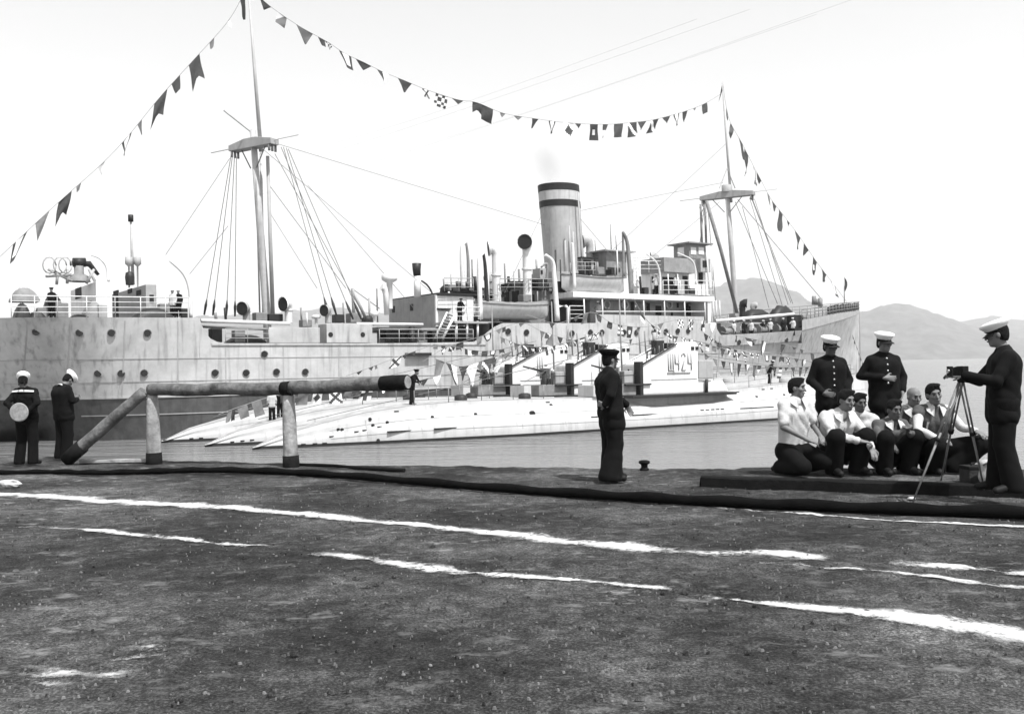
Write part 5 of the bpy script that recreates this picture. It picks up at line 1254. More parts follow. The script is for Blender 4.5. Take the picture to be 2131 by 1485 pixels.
flag_string('pennant_string', 'large black and white pennants hung aft of the farthest submarine tower', 'flag string', FS3,
    [(905, 746, -1), (960, 762, -1), (1010, 748, -1), (1045, 738, -1), (1085, 722, -1)],
    [(916, 750, 'tri', 'm', 20, 48), (940, 757, 'tri', 'vhalf', 24, 44), (965, 760, 'tri', 'd', 20, 30), (982, 757, 'tri', 'w', 28, 46), (996, 752, 'tri', 'm', 18, 20), (1012, 746, 'tri', 'diag', 24, 44), (1026, 744, 'tri', 'd', 18, 20), (1040, 738, 'pen', 'w', 22, 36), (1054, 733, 'tri', 'm', 22, 14)])
flag_string('pennant_string', 'small pennants along the ship side left of the gangway platform', 'flag string', FS3,
    [(720, 782, 0), (760, 768, 0), (830, 742, 0), (905, 716, 0)],
    [(748, 770, 'tri', 'd', 14, 8), (772, 764, 'tri', 'd', 12, 7), (782, 760, 'rect', 'm', 5, 8), (826, 742, 'rect', 'salt', 20, 22), (843, 734, 'tri', 'd', 14, 10), (860, 730, 'tri', 'd', 10, 10)])
flag_string('flag_string', 'low line of signal flags hanging under the log over the submarine sterns', 'flag string', FS1,
    [(590, 822, 1.5), (650, 816, 1.5), (720, 812, 1.5), (790, 806, 1.5), (870, 792, 1.5), (960, 766, 1.5)],
    [(605, 820, 'rect', 'm', 16, 28), (632, 817, 'rect', 'm', 20, 26), (662, 814, 'rect', 'diamond', 18, 26), (697, 812, 'rect', 'salt', 24, 26), (727, 812, 'rect', 'm', 14, 14), (742, 810, 'tri', 'd', 20, 12), (766, 808, 'rect', 'cross', 22, 26), (800, 806, 'tri', 'edge', 20, 18), (838, 800, 'tri', 'd', 16, 14), (882, 790, 'tri', 'd', 18, 16), (910, 782, 'tri', 'w', 18, 20)])
flag_string('pennant_string', 'dark cloths hung on the rail of the middle submarine stern', 'flag string', FS2,
    [(455, 862, 0), (510, 842, 0), (560, 826, 0), (620, 814, 0)],
    [(478, 850, 'rect', 'm', 8, 26), (484, 848, 'rect', 'd', 8, 26), (504, 845, 'rect', 'm', 18, 26), (533, 834, 'rect', 'm', 18, 32), (590, 820, 'rect', 'd', 12, 18)])
flag_string('pennant_string', 'short dark stay with knots of bunting at the bow between the two standing men', 'flag string', FS1,
    [(1774, 697, 0), (1786, 730, 0), (1803, 778, 0)], [(1775, 700, 'tri', 'd', 7, 7), (1779, 710, 'tri', 'd', 7, 7), (1783, 722, 'tri', 'd', 7, 7), (1787, 733, 'tri', 'd', 7, 8), (1791, 745, 'tri', 'd', 7, 8), (1795, 756, 'tri', 'd', 7, 8), (1798, 765, 'tri', 'd', 7, 8)])
def busy(label, fr, rope, n, seed):
    r = random.Random(seed); fl = []
    xs = [p[0] for p in rope]
    for k in range(n):
        x = lerp(xs[0], xs[-1], (k + .5) / n) + r.uniform(-3, 3); y = interp([(p[0], p[1]) for p in rope], x)
        fl.append((x, y, r.choice(['tri', 'tri', 'rect', 'rect', 'swallow', 'pen', 'rag']), r.choice(['d', 'd', 'm', 'm', 'cross', 'stripe', 'diag', 'vhalf', 'half', 'salt', 'edge', 'border']), r.uniform(8, 14), r.uniform(9, 19)))
    flag_string('flag_string', label, 'flag string', fr, rope, fl)
busy('crowded flag line dipping from the lifeboat under the tall ventilators to the middle tower', FS2, [(1040, 700, 0), (1080, 716, 0), (1130, 722, 0), (1180, 712, 0), (1250, 690, 0)], 14, 3)
busy('crowded flag line sloping over the nearest tower toward its bow', FS1, [(1318, 622, 0), (1350, 670, 0), (1395, 696, 0), (1430, 704, 0), (1500, 724, 0), (1560, 742, 0)], 15, 4)
busy('flag line against the big ship hull aft of the middle tower bridge', FS3, [(1120, 735, 0), (1180, 742, 0), (1240, 738, 0), (1300, 724, 0)], 11, 5)
busy('flag line crossing the big ship side forward of the bridge', FS3, [(1460, 690, 0), (1520, 724, 0), (1590, 738, 0), (1680, 748, 0)], 14, 6)
busy('flag line crossing the big ship side from the farthest tower aft to the gangway', FS3, [(900, 716, 0), (950, 722, 0), (1000, 730, 0), (1050, 726, 0)], 9, 8)
def wires():
    t = thing('overhead_wires', 'faint parallel overhead wires crossing the sky above the ship', 'wires', (0, 30, 0)); b = Vector((0, 30, 0))
    for k, (xa, ya, xb, yb) in enumerate(((380, 400, 1560, 20), (400, 440, 1700, 30), (560, 330, 1450, 40), (620, 370, 1800, -10))):
        A, B = dp(xa, ya, 62), dp(xb, yb, 24); P = [A.lerp(B, i / 12) - Vector((0, 0, .35 * math.sin(i / 12 * math.pi))) for i in range(13)]
        mb = MB(); mb.tube(P, .0026, 4, cap=False); mb.build('wire', M_ROPE, t, b)
wires()
def jack():
    b = SHIP.W(SP(1757, 600, 7)); t = thing('jack_flag', 'furled dark jack on the short staff at the bow of the big ship', 'flag', b)
    mb = MB(); v = []; f = []
    for j in range(7):
        for i in range(4):
            s = i / 3; z = 1.2 - 1.6 * j / 6; v.append((s * .34 * (math.sin(j / 6 * math.pi) + .1), .1 * math.sin(s * 4 + j), z))
    for j in range(6):
        for i in range(3): f.append((j * 4 + i, j * 4 + i + 1, (j + 1) * 4 + i + 1, (j + 1) * 4 + i))
    mb.add(v, f, 0, True); mb.build('cloth', M_FD, t)
jack()
# ================================================================== PEOPLE
class SDF:
    """a field on a grid, filled by smooth unions of tapered capsules and ellipsoids, then turned into one closed mesh"""
    def __init__(s, lo, hi, h):
        s.h = h; s.lo = np.array(lo, float) - 4 * h
        n = np.ceil((np.array(hi, float) + 4 * h - s.lo) / h).astype(int) + 1
        s.F = np.full(n, 0.25, np.float32); s.n = n
    def _block(s, lo, hi):
        a = np.maximum(0, np.floor((np.array(lo) - s.lo) / s.h).astype(int)); b = np.minimum(s.n, np.ceil((np.array(hi) - s.lo) / s.h).astype(int) + 1)
        if np.any(b <= a): return None
        g = [s.lo[i] + s.h * np.arange(a[i], b[i]) for i in range(3)]
        X = np.stack(np.meshgrid(*g, indexing='ij'), -1).astype(np.float32)
        return (slice(a[0], b[0]), slice(a[1], b[1]), slice(a[2], b[2])), X
    def _merge(s, sl, d, k, op):
        F = s.F[sl]
        if op == 'cut':
            if k > 0:
                hh = np.clip(.5 - .5 * (F + d) / k, 0, 1); s.F[sl] = F * (1 - hh) + (-d) * hh + k * hh * (1 - hh)
            else: s.F[sl] = np.maximum(F, -d)
            return
        if k > 0:
            hh = np.clip(.5 + .5 * (F - d) / k, 0, 1); s.F[sl] = F * (1 - hh) + d * hh - k * hh * (1 - hh)
        else: s.F[sl] = np.minimum(F, d)
    def cap(s, a, b, r1, r2=None, k=.02, op='add'):
        r2 = r1 if r2 is None else r2
        a, b = np.array(a, float), np.array(b, float); m = max(r1, r2) + k + 3 * s.h
        q = s._block(np.minimum(a, b) - m, np.maximum(a, b) + m)
        if q is None: return s
        sl, X = q; ab = b - a; L = max(1e-9, float(ab @ ab))
        t = np.clip(((X - a) @ ab) / L, 0, 1); d = np.linalg.norm(X - a - t[..., None] * ab, axis=-1) - (r1 + (r2 - r1) * t)
        s._merge(sl, d, k, op); return s
    def ell(s, c, ax, rad, k=.02, op='add'):
        """ax: 3 unit vectors, rad: 3 radii"""
        c = np.array(c, float); m = max(rad) + k + 3 * s.h
        q = s._block(c - m, c + m)
        if q is None: return s
        sl, X = q; A = np.array([list(v) for v in ax], float); P = (X - c) @ A.T
        r = np.array(rad); k0 = np.linalg.norm(P / r, axis=-1); k1 = np.linalg.norm(P / (r * r), axis=-1)
        d = np.where(k1 > 1e-6, k0 * (k0 - 1) / np.maximum(k1, 1e-6), -min(rad)); s._merge(sl, d, k, op); return s
    def plane(s, c, n):
        """keep the side that n points away from"""
        sl, X = s._block(s.lo, s.lo + s.h * s.n); d = (X - np.array(c)) @ np.array(n); s.F = np.maximum(s.F, d.astype(np.float32)); return s
    def folds(s, amp, f=26, seed=0):
        sl, X = s._block(s.lo, s.lo + s.h * s.n); x, y, z = X[..., 0], X[..., 1], X[..., 2]
        w1 = x * .9 + z * .45 + .05 * np.sin(8 * z + seed) + .04 * np.sin(11 * y + 2 * seed); w2 = z * .62 - x * .75 + y * .45 + .05 * np.sin(9 * x + 1.3 * seed)
        m1 = np.clip(.5 + np.sin(5.3 * x + 4.1 * z + seed) * np.sin(6.1 * z - 3 * y + 2 * seed), 0, 1); m2 = np.clip(.4 + np.sin(4.7 * z - 5 * x + 1.9 * seed) * np.sin(5 * y + 3.3 * x + seed), 0, 1)
        a = (1 - np.abs(np.sin(f * 1.05 * w1 + seed)) * 2) * m1; b = (1 - np.abs(np.sin(f * 1.3 * w2 + 2 * seed)) * 2) * m2
        s.F = s.F + (amp * (a + .9 * b)).astype(np.float32); return s
    def mesh(s, name):
        F = s.F; h = s.h; ins = F < 0; n = F.shape
        c = [ins[i:n[0] - 1 + i, j:n[1] - 1 + j, k:n[2] - 1 + k] for i in (0, 1) for j in (0, 1) for k in (0, 1)]
        sm = sum(q.astype(np.int8) for q in c); act = (sm > 0) & (sm < 8)
        idx = np.full(act.shape, -1, np.int64); cells = np.argwhere(act); idx[act] = np.arange(len(cells))
        acc = np.zeros((len(cells), 3)); cnt = np.zeros(len(cells))
        corners = [(i, j, k) for i in (0, 1) for j in (0, 1) for k in (0, 1)]
        V = np.stack([F[cells[:, 0] + i, cells[:, 1] + j, cells[:, 2] + k] for i, j, k in corners], 1)
        for p in range(8):
            for q in range(p + 1, 8):
                if sum(abs(corners[p][m] - corners[q][m]) for m in range(3)) != 1: continue
                A, B = V[:, p], V[:, q]; cr = (A < 0) != (B < 0)
                t = np.where(cr, A / np.where(cr, A - B, 1), 0)
                P = np.array(corners[p])[None] + t[:, None] * (np.array(corners[q]) - np.array(corners[p]))[None]
                acc[cr] += P[cr]; cnt[cr] += 1
        vert = s.lo + h * (cells + acc / np.maximum(cnt, 1)[:, None])
        quads = []
        for ax in range(3):
            o = [1, 2] if ax == 0 else ([2, 0] if ax == 1 else [0, 1])
            sl0 = [slice(1, n[m] - 1) for m in range(3)]; sl0[ax] = slice(0, n[ax] - 1)
            sl1 = list(sl0); sl1[ax] = slice(1, n[ax])
            A, B = ins[tuple(sl0)], ins[tuple(sl1)]; e = np.argwhere(A != B)
            if not len(e): continue
            flip = A[tuple(e.T)]
            e = e + np.array([1 if m != ax else 0 for m in range(3)])
            d1 = np.zeros(3, int); d1[o[0]] = 1; d2 = np.zeros(3, int); d2[o[1]] = 1
            g = lambda w: idx[tuple(w.T)]
            Q = np.stack([g(e), g(e - d1), g(e - d1 - d2), g(e - d2)], 1)
            Q[~flip] = Q[~flip][:, ::-1]; quads.append(Q)
        if not quads: quads = [np.zeros((0, 4), int)]
        Q = np.concatenate(quads); Q = Q[(Q >= 0).all(1)]
        me = bpy.data.meshes.new(name); me.vertices.add(len(vert)); me.vertices.foreach_set('co', vert.astype(np.float32).ravel())
        me.loops.add(len(Q) * 4); me.loops.foreach_set('vertex_index', Q.ravel().astype(np.int32))
        me.polygons.add(len(Q)); me.polygons.foreach_set('loop_start', np.arange(0, len(Q) * 4, 4, dtype=np.int32))
        me.polygons.foreach_set('use_smooth', np.ones(len(Q), bool)); me.update(); me.validate(); return me
V3 = lambda *a: np.array(a, float)
def unit(v): v = np.array(v, float); return v / max(1e-9, np.linalg.norm(v))
STAND = dict(pel=(0, 0, .97), chest=(0, .01, 1.32), neck=(0, .02, 1.49), head=(0, -.02, 1.635), face=(0, -1, 0), up=(0, 0, 1),
             shL=(.175, .02, 1.415), shR=(-.175, .02, 1.415), elL=(.235, .04, 1.16), elR=(-.235, .04, 1.16), wrL=(.24, -.05, .93), wrR=(-.24, -.05, .93),
             hdL=(0, -.15, -1), hdR=(0, -.15, -1), hipL=(.09, 0, .93), hipR=(-.09, 0, .93), knL=(.10, -.02, .50), knR=(-.10, -.02, .50), anL=(.11, .02, .09), anR=(-.11, .02, .09), toL=(.14, -.16, .03), toR=(-.14, -.16, .03))
def pose(base, **kw): d = dict(base); d.update(kw); return {k: np.array(v, float) for k, v in d.items()}
def hand(S, w, d, palm, sc=1.0, curl=.5):
    """palm and five bent fingers; d: along the hand, palm: out of the palm"""
    d = unit(d); palm = unit(np.array(palm) - d * (np.array(palm) @ d)); sd = np.cross(d, palm)
    S.ell(w + d * .045 * sc, [d, sd, palm], [.055 * sc, .043 * sc, .017 * sc], .012); S.cap(w - d * .03, w + d * .02, .026, .027, .012)
    for i, ln in enumerate((.072, .082, .076, .058)):
        o = w + d * (.085 * sc) + sd * ((1.5 - i) * .020 * sc)
        d1 = unit(d + palm * curl * .6 + sd * (1.5 - i) * .05); d2 = unit(d + palm * curl * 2.2)
        m = o + d1 * ln * .55 * sc; e = m + d2 * ln * .5 * sc
        S.cap(w + d * .05 + sd * ((1.5 - i) * .018 * sc), o, .011 * sc, .0105 * sc, .004); S.cap(o, m, .0105 * sc, .0095 * sc, .003); S.cap(m, e, .0095 * sc, .008 * sc, .003)
    o = w + d * .02 + sd * .035 * sc; m = o + unit(d * .7 + sd * .7 + palm * .3) * .045 * sc; e = m + unit(d + palm * curl) * .035 * sc
    S.cap(o, m, .0135 * sc, .0115 * sc, .006); S.cap(m, e, .0115 * sc, .009 * sc, .003)
def headframe(J):
    f = unit(J['face']); u = unit(J['up'] - f * (J['up'] @ f)); r = np.cross(u, f)
    return f, u, r
def make_body(J, h, name='body'):
    pts = np.array([v for k, v in J.items() if k not in ('face', 'up', 'hdL', 'hdR', 'paL', 'paR')])
    S = SDF(pts.min(0) - .2, pts.max(0) + .2, h)
    f, u, r = headframe(J); H = J['head']
    xt = unit(J['shL'] - J['shR'])
    for s in (-1, 1): S.cap(J['chest'] + s * .075 * xt, J['pel'] + s * .06 * xt, .10, .10, .05)
    S.cap(J['chest'], J['neck'] - .03 * u, .09, .06, .05)
    for q in 'LR':
        S.cap(J['sh' + q], J['neck'], .055, .045, .04); S.cap(J['sh' + q], J['el' + q], .05, .042, .02); S.cap(J['el' + q], J['wr' + q], .041, .027, .015)
        S.cap(J['hip' + q], J['kn' + q], .075, .052, .03); S.cap(J['kn' + q], J['an' + q], .05, .034, .02); S.cap(J['an' + q], J['to' + q], .035, .03, .02)
    S.cap(J['neck'] - .02 * u, H - .03 * u - .015 * f, .056, .052, .02)
    S.ell(H + .035 * u - .012 * f, [r, f, u], [.076, .096, .088], .01); S.ell(H - .035 * u + .015 * f, [r, f, u], [.062, .073, .088], .03); S.ell(H - .095 * u + .058 * f, [r, f, u], [.028, .022, .022], .03)
    S.cap(H + .022 * u + .078 * f, H - .03 * u + .108 * f, .010, .0145, .010); S.cap(H + .034 * u + .078 * f - .03 * r, H + .034 * u + .078 * f + .03 * r, .012, .012, .012)
    for s in (-1, 1):
        S.ell(H + .008 * u + .092 * f + s * .031 * r, [r, f, u], [.017, .011, .010], .008, 'cut'); S.ell(H - .015 * u + .062 * f + s * .045 * r, [r, f, u], [.022, .02, .02], .02)
        S.ell(H + s * .078 * r - .012 * f - .005 * u, [r, f, u], [.010, .022, .033], .006)
    S.cap(H - .060 * u + .094 * f - .02 * r, H - .060 * u + .094 * f + .02 * r, .008, .008, .006); S.cap(H - .061 * u + .104 * f - .024 * r, H - .061 * u + .104 * f + .024 * r, .0035, .0035, .002, 'cut')
    for q in 'LR':
        hand(S, J['wr' + q], J['hd' + q], J.get('pa' + q, np.array([(-.9 if q == 'L' else .9), .1, 0])))
    return S.mesh(name)
def make_top(J, h, sleeve=1.0, skirt=.14, fat=1.0, fold=.008, seed=0, name='jacket', arms=1.0):
    pts = np.array([J[k] for k in J if k not in ('face', 'up', 'hdL', 'hdR', 'paL', 'paR', 'head')])
    S = SDF(pts.min(0) - .2, pts.max(0) + .2, h); xt = unit(J['shL'] - J['shR']); ax = unit(J['pel'] - J['chest'])
    for s in (-1, 1):
        S.cap(J['chest'] + s * .078 * xt, J['pel'] + s * .066 * xt, .128 * fat, .118 * fat, .05)
        S.cap(J['pel'] + s * .066 * xt, J['pel'] + s * .078 * xt + ax * skirt, .118 * fat, .125 * fat, .04)
    S.cap(J['chest'], J['neck'] - unit(J['up']) * .035, .11 * fat, .072, .05)
    for q in 'LR':
        S.cap(J['sh' + q] - xt * (.012 if q == 'L' else -.012), J['neck'] - unit(J['up']) * .012, .058 * fat, .062, .045)
        a, b, c = J['sh' + q], J['el' + q], J['wr' + q]
        if sleeve >= 1: S.cap(a - V3(0, 0, .012), b, .060 * fat * arms, .050 * fat * arms, .03); S.cap(b, lerp(b, c, min(1, .9 * sleeve)), .049 * fat * arms, .041 * fat * arms, .02)
        else: S.cap(a - V3(0, 0, .012), lerp(a, b, sleeve), .062 * fat * arms, .064 * fat * arms, .03)
    if fold: S.folds(fold, 24, seed)
    return S.mesh(name)
def make_legs(J, h, fat=1.0, bell=0.0, fold=.004, seed=0, short=1.0, name='trousers'):
    pts = np.array([J[k] for k in ('pel', 'hipL', 'hipR', 'knL', 'knR', 'anL', 'anR')])
    S = SDF(pts.min(0) - .25, pts.max(0) + .22, h)
    S.cap(J['hipL'], J['hipR'], .115 * fat, .115 * fat, .04); S.cap(J['pel'], lerp(J['hipL'], J['hipR'], .5), .11 * fat, .115 * fat, .04)
    for q in 'LR':
        S.cap(J['hip' + q], J['kn' + q], .105 * fat, .082 * fat, .035)
        e = lerp(J['kn' + q], J['an' + q], short)
        if short > .05: S.cap(J['kn' + q], e - (J['kn' + q] - J['an' + q]) * (.05 if bell > .01 and short > .9 else -.04), .080 * fat, .068 * fat + bell, .03)
    if fold: S.folds(fold, 22, seed)
    z = min(J['anL'][2], J['anR'][2]) - .07
    S.plane((0, 0, z), (0, 0, -1)); return S.mesh(name)
def make_hair(J, h, seed=0, thick=1.10):
    f, u, r = headframe(J); H = J['head']; S = SDF(H - .2, H + .2, h)
    S.ell(H + .040 * u - .016 * f, [r, f, u], [.078 * thick, .096 * thick, .090 * thick], 0)
    S.ell(H - .015 * u - .045 * f, [r, f, u], [.074 * thick, .065 * thick, .075 * thick], .02)
    S.ell(H + .115 * u + .045 * f + .02 * r, [r, f, u], [.055, .04, .022], .03)
    for s_ in (-1, 1): S.ell(H + s_ * .085 * r + .012 * f - .035 * u, [r, f, u], [.035, .055, .062], .01, 'cut')
    S.ell(H - .02 * u + .10 * f, [r, f, u], [.085, .075, .095], .012, 'cut')
    S.plane(H - .06 * u - .05 * f, unit(-u * .95 + f * .3)); S.folds(.003, 90, seed); return S.mesh('hair')
def headM(J):
    f, u, r = headframe(J); H = J['head']
    M = Matrix(((r[0], f[0], u[0], H[0]), (r[1], f[1], u[1], H[1]), (r[2], f[2], u[2], H[2]), (0, 0, 0, 1))); return M
def add_cap(J, t, crown=M_CAPW, band=M_NAVY, visor=True, tilt=0.0, ribbon=False, wide=1.0):
    M = headM(J) @ Matrix.Rotation(tilt, 4, 'X')
    T = lambda p: tuple(M @ Vector(p))
    mb = MB(); n = 24
    def lat(prof, tiltz=0.0):
        v = []; f = []
        for rr, z in prof:
            for k in range(n):
                a = 2 * math.pi * k / n; v.append(T((rr * math.cos(a) * .93, rr * math.sin(a) * 1.12 - .012 , z + tiltz * rr * math.sin(a))))
        for i in range(len(prof) - 1):
            for k in range(n): f.append((i * n + k, i * n + (k + 1) % n, (i + 1) * n + (k + 1) % n, (i + 1) * n + k))
        return v, f
    mb.add(*lat([(.088, .055), (.112 * wide, .088), (.134 * wide, .116), (.130 * wide, .136), (.09, .150), (0, .154)], -.12), 0, True); c = mb.build('cap', crown, t)
    mb = MB(); mb.add(*lat([(.078, .03), (.088, .028), (.0915, .07), (.089, .075)], 0), 0, True); mb.build('band', band, c)
    if visor:
        mb = MB(); v = []; f = []; m = 13
        for i in range(m):
            a = math.pi * (.12 + .76 * i / (m - 1))
            for rr, z in ((.088, .034), (.135, .012), (.134, .007), (.086, .028)): v.append(T((rr * math.cos(a) * .93, rr * math.sin(a) * 1.12 - .012 + .0, z + (-.012 if rr > .1 else 0))))
        for i in range(m - 1):
            for j in range(4): f.append((i * 4 + j, i * 4 + (j + 1) % 4, (i + 1) * 4 + (j + 1) % 4, (i + 1) * 4 + j))
        mb.add(v, f); mb.build('visor', M_SHOE, c)
        mb = MB(); mb.tube([T((-.018, .085, .05)), T((0, .093, .058)), T((.018, .085, .05))], .014, 8); mb.build('badge', M_BRASS, c)
    if ribbon:
        for s in (-1, 1):
            mb = MB(); v = [T((s * .02, -.10, .05)), T((s * .02 + .025, -.10, .05)), T((s * .05 + .025, -.15, -.16)), T((s * .05, -.15, -.16))]; mb.add(v, [(0, 1, 2, 3)]); mb.build('ribbon', band, c)
def add_eyes(J, t):
    f, u, r = headframe(J); H = J['head']
    for s in (-1, 1):
        mb = MB(); c = H + .009 * u + .081 * f + s * .031 * r; v = []; ff = []
        mb.lathe([(0, -.006), (.009, -.004), (.012, 0), (.009, .004), (0, .006)], c, 8); mb.build('eye', M_HAIR, t)
        mb = MB(); mb.tube([H + .030 * u + .091 * f + s * .014 * r, H + .036 * u + .088 * f + s * .032 * r, H + .030 * u + .076 * f + s * .050 * r], [.005, .006, .004], 6); mb.build('eyebrow', M_HAIR, t)
def add_shoes(J, t, m=M_SHOE, h=.012):
    for q in 'LR':
        a, b = J['an' + q], J['to' + q]; S = SDF(np.minimum(a, b) - .12, np.maximum(a, b) + .12, h); d = unit(b - a); up = V3(0, 0, 1)
        S.cap(a + V3(0, 0, -.02), lerp(a, b, .5) , .05, .044, .02); S.cap(lerp(a, b, .4), b + V3(0, 0, .012), .044, .040, .02); S.cap(a, a + V3(0, 0, .05), .048, .048, .02)
        S.plane((0, 0, min(a[2], b[2]) - .035), (0, 0, -1)); link('shoe', S.mesh('shoe'), t).data.materials.append(m)
def add_collar(J, t, m, r0=.066, r1=.088, z0=.0, open_=False, name='collar'):
    u = unit(lerp(J['head'], J['neck'], 1.0) * -1 + J['head']); f = unit(J['face'] - u * (J['face'] @ u)); xt = unit(J['shL'] - J['shR']); fc = unit(np.cross(u, xt)) * (1 if np.cross(u, xt) @ unit(J['chest'] * 0 + f) > -2 else 1)
    fc = np.cross(xt, u); n = 18; v = []; ff = []; N = J['neck']
    for k in range(n + 1):
        a = (.18 if open_ else .02) * math.pi + (2 * math.pi - (.36 if open_ else .04) * math.pi) * k / n
        d = -fc * 0 + (math.cos(a) * fc * -1 + math.sin(a) * xt) * -1
        for rr, z in ((r0, .045 + z0), (r0 + .004, .052 + z0), (r1, .0 + z0), (r1 - .01, -.005 + z0)): v.append(tuple(N + d * rr + u * (z - .02)))
    for k in range(n):
        for j in range(3): ff.append((k * 4 + j, (k + 1) * 4 + j, (k + 1) * 4 + j + 1, k * 4 + j + 1))
    mb = MB(); mb.add(v, ff, 0, True); return mb.build(name, m, t)
def mk(me, m, name, t): o = link(name, me, t); me.materials.append(m); return o
def person(label, loc, rz, J, sc=1.0, h=.011, top=('jacket', M_NAVY, 1.0, .16, 1.0), legs=(M_NAVY2, 1.0, .02, 1.0), skin=M_SKIN, cap=None, hair=True, group=None, seed=0, shoes=True, buttons=0, collar=None, eyes=True):
    t = thing('person', label, 'person', loc, rz, group); t.scale = (sc, sc, sc)
    mk(make_body(J, h * .82), skin, 'body', t)
    nm, m, sl, sk, fat = top[:5]
    tp = mk(make_top(J, h * 1.1, sl, sk, fat, top[5] if len(top) > 5 else .004, seed, nm), m, nm, t)
    if legs: mk(make_legs(J, h * 1.15, legs[1], legs[2], .003, seed + 1, legs[3]), legs[0], 'trousers' if legs[3] > .6 else 'shorts', t)
    if shoes: add_shoes(J, t)
    if hair: mk(make_hair(J, .009, seed), M_HAIR, 'hair', t)
    if cap is not None: add_cap(J, t, **cap)
    if eyes: add_eyes(J, t)
    if collar: add_collar(J, t, **collar)
    if legs and legs[3] > .6 and nm == 'shirt':
        pass
    if nm == 'shirt':
        xt = unit(J['shL'] - J['shR']); u = unit(J['neck'] - J['pel']); fc = unit(np.cross(xt, u)); fc = fc if fc @ J['face'] > 0 else -fc
        mb = MB(); a = lerp(J['neck'], J['pel'], .05) + fc * .085; b_ = lerp(J['neck'], J['pel'], .34) + fc * .142
        mb.add([a - xt * .035, a + xt * .035, b_], [(0, 1, 2)]); mb.build('open_neck', skin, t)
        for s_ in (-1, 1):
            n0 = J['neck'] + u * .045 - fc * .02 + xt * .066 * s_; n1 = J['neck'] + u * .012 + fc * .075 + xt * .03 * s_
            p1 = lerp(J['neck'], J['pel'], .16) + fc * .142 + xt * .055 * s_; p2 = lerp(J['neck'], J['pel'], .07) + fc * .09 + xt * .125 * s_; p3 = J['neck'] - u * .0 - fc * .03 + xt * .105 * s_
            mb = MB(); q = [n0, n1, p1, p2, p3]; o_ = fc * .008 + u * .006
            mb.add([k + o_ for k in q] + [k + o_ * 2 for k in q], [(0, 1, 2, 3, 4), (5, 6, 7, 8, 9)] + [(i, (i + 1) % 5, 5 + (i + 1) % 5, 5 + i) for i in range(5)]); mb.build('collar_point', M_SHIRT, tp)
        for s_ in (-1, 1):
            c = lerp(J['neck'], J['pel'], .36) + fc * .140 + xt * .085 * s_
            mb = MB(); mb.add([c - xt * .04 + u * .045, c + xt * .04 + u * .045, c + xt * .04 - u * .05 - fc * .004, c - xt * .04 - u * .05 - fc * .004], [(0, 1, 2, 3)]); mb.build('pocket', m, tp)
    if buttons:
        xt = unit(J['shL'] - J['shR']); u = unit(J['neck'] - J['pel']); fc = unit(np.cross(xt, u)) * 1.0
        if fc @ J['face'] < 0: fc = -fc
        for k in range(buttons):
            c = lerp(J['neck'], J['pel'], .12 + .8 * k / buttons); p = c + fc * (.135 if k else .115)
            mb = MB(); mb.lathe([(0, -.016), (.012, -.012), (.016, 0), (.012, .012), (0, .016)], p, 8); mb.build('button', M_BRASS, tp)
    return t
def place(x, y, z=0.0): p = gp(x, y, z); return p
def rot2(v, a): c, s = math.cos(a), math.sin(a); return np.array([v[0] * c - v[1] * s, v[0] * s + v[1] * c, v[2]])
# --- two sailors on the left, seen from behind
def left_sailors():
    J = pose(STAND, head=(.03, .06, 1.60), face=(.45, -.85, -.35), up=(0, -.2, 1), neck=(0, .05, 1.47), chest=(0, .03, 1.31), elL=(.29, .16, 1.20), elR=(-.29, .16, 1.20), wrL=(.08, .235, 1.02), wrR=(-.10, .235, 1.0), hdL=(-1, .1, -.1), hdR=(1, .1, -.1), paL=(0, -1, 0), paR=(0, -1, 0), anL=(.14, .02, .09), anR=(-.12, .02, .09), knL=(.11, -.02, .5), knR=(-.11, -.02, .5), toL=(.2, -.14, .03), toR=(-.16, -.16, .03))
    p = place(57, 967)
    person('sailor seen from behind holding a round pale disc behind his back', p, R(180), J, .915, .012, ('jumper', M_NAVY, 1.0, .10, 1.12), (M_NAVY2, 1.15, .02, 1.0), cap=dict(visor=False, ribbon=True, tilt=-.15), seed=1)
    t = [o for o in COL.objects if o.name.startswith('person')][-1]
    mb = MB(); n = 20; v = []; f = []
    for i in range(n + 1):       # broad sailor collar with a white edge
        s = i / n * 2 - 1
        v += [(s * .205, .11 + .05 * (1 - s * s), 1.455 - .02 * abs(s)), (s * .215, .135 + .055 * (1 - s * s), 1.415 - .01 * abs(s))]
    for i in range(n): f.append((2 * i, 2 * i + 1, 2 * i + 3, 2 * i + 2))
    mb.add(v, f, 0, True); mb.build('collar_edge', M_SHIRT, t)
    q = thing('cap_cover', 'round pale disc held behind the sailor at the far left', 'disc', p + Vector((.0, -.255, .94)))
    mb = MB(); mb.lathe([(0, .012), (.150, .012), (.162, .006), (.165, -.006), (.15, -.012), (0, -.012)], (0, 0, 0), 28, M=Matrix.Rotation(R(90), 3, 'X'), smooth=False); mb.build('disc', mat('pale_cloth', .27, .9, .35, 14, .3, 40), q)
    # second sailor bending his head over his hands
    J = pose(STAND, head=(.0, -.12, 1.58), face=(0, -.75, -.65), up=(0, -.6, .8), neck=(0, -.0, 1.46), chest=(0, .03, 1.31), elL=(.27, -.02, 1.17), elR=(-.27, -.02, 1.17), wrL=(.08, -.26, 1.22), wrR=(-.06, -.27, 1.19), hdL=(-.6, -.7, .2), hdR=(.6, -.7, .2), paL=(-.4, 0, .8), paR=(.4, 0, .8))
    person('sailor in white cap bowing over his hands beside the leaning log', place(134, 955), R(150), J, .93, .012, ('jumper', M_NAVY, 1.0, .12, 1.25), (M_NAVY2, 1.25, .02, 1.0), cap=dict(visor=False, ribbon=False, wide=1.05, tilt=-.2), seed=2, collar=dict(m=M_SHIRT, r0=.07, r1=.115, z0=-.02))
left_sailors()
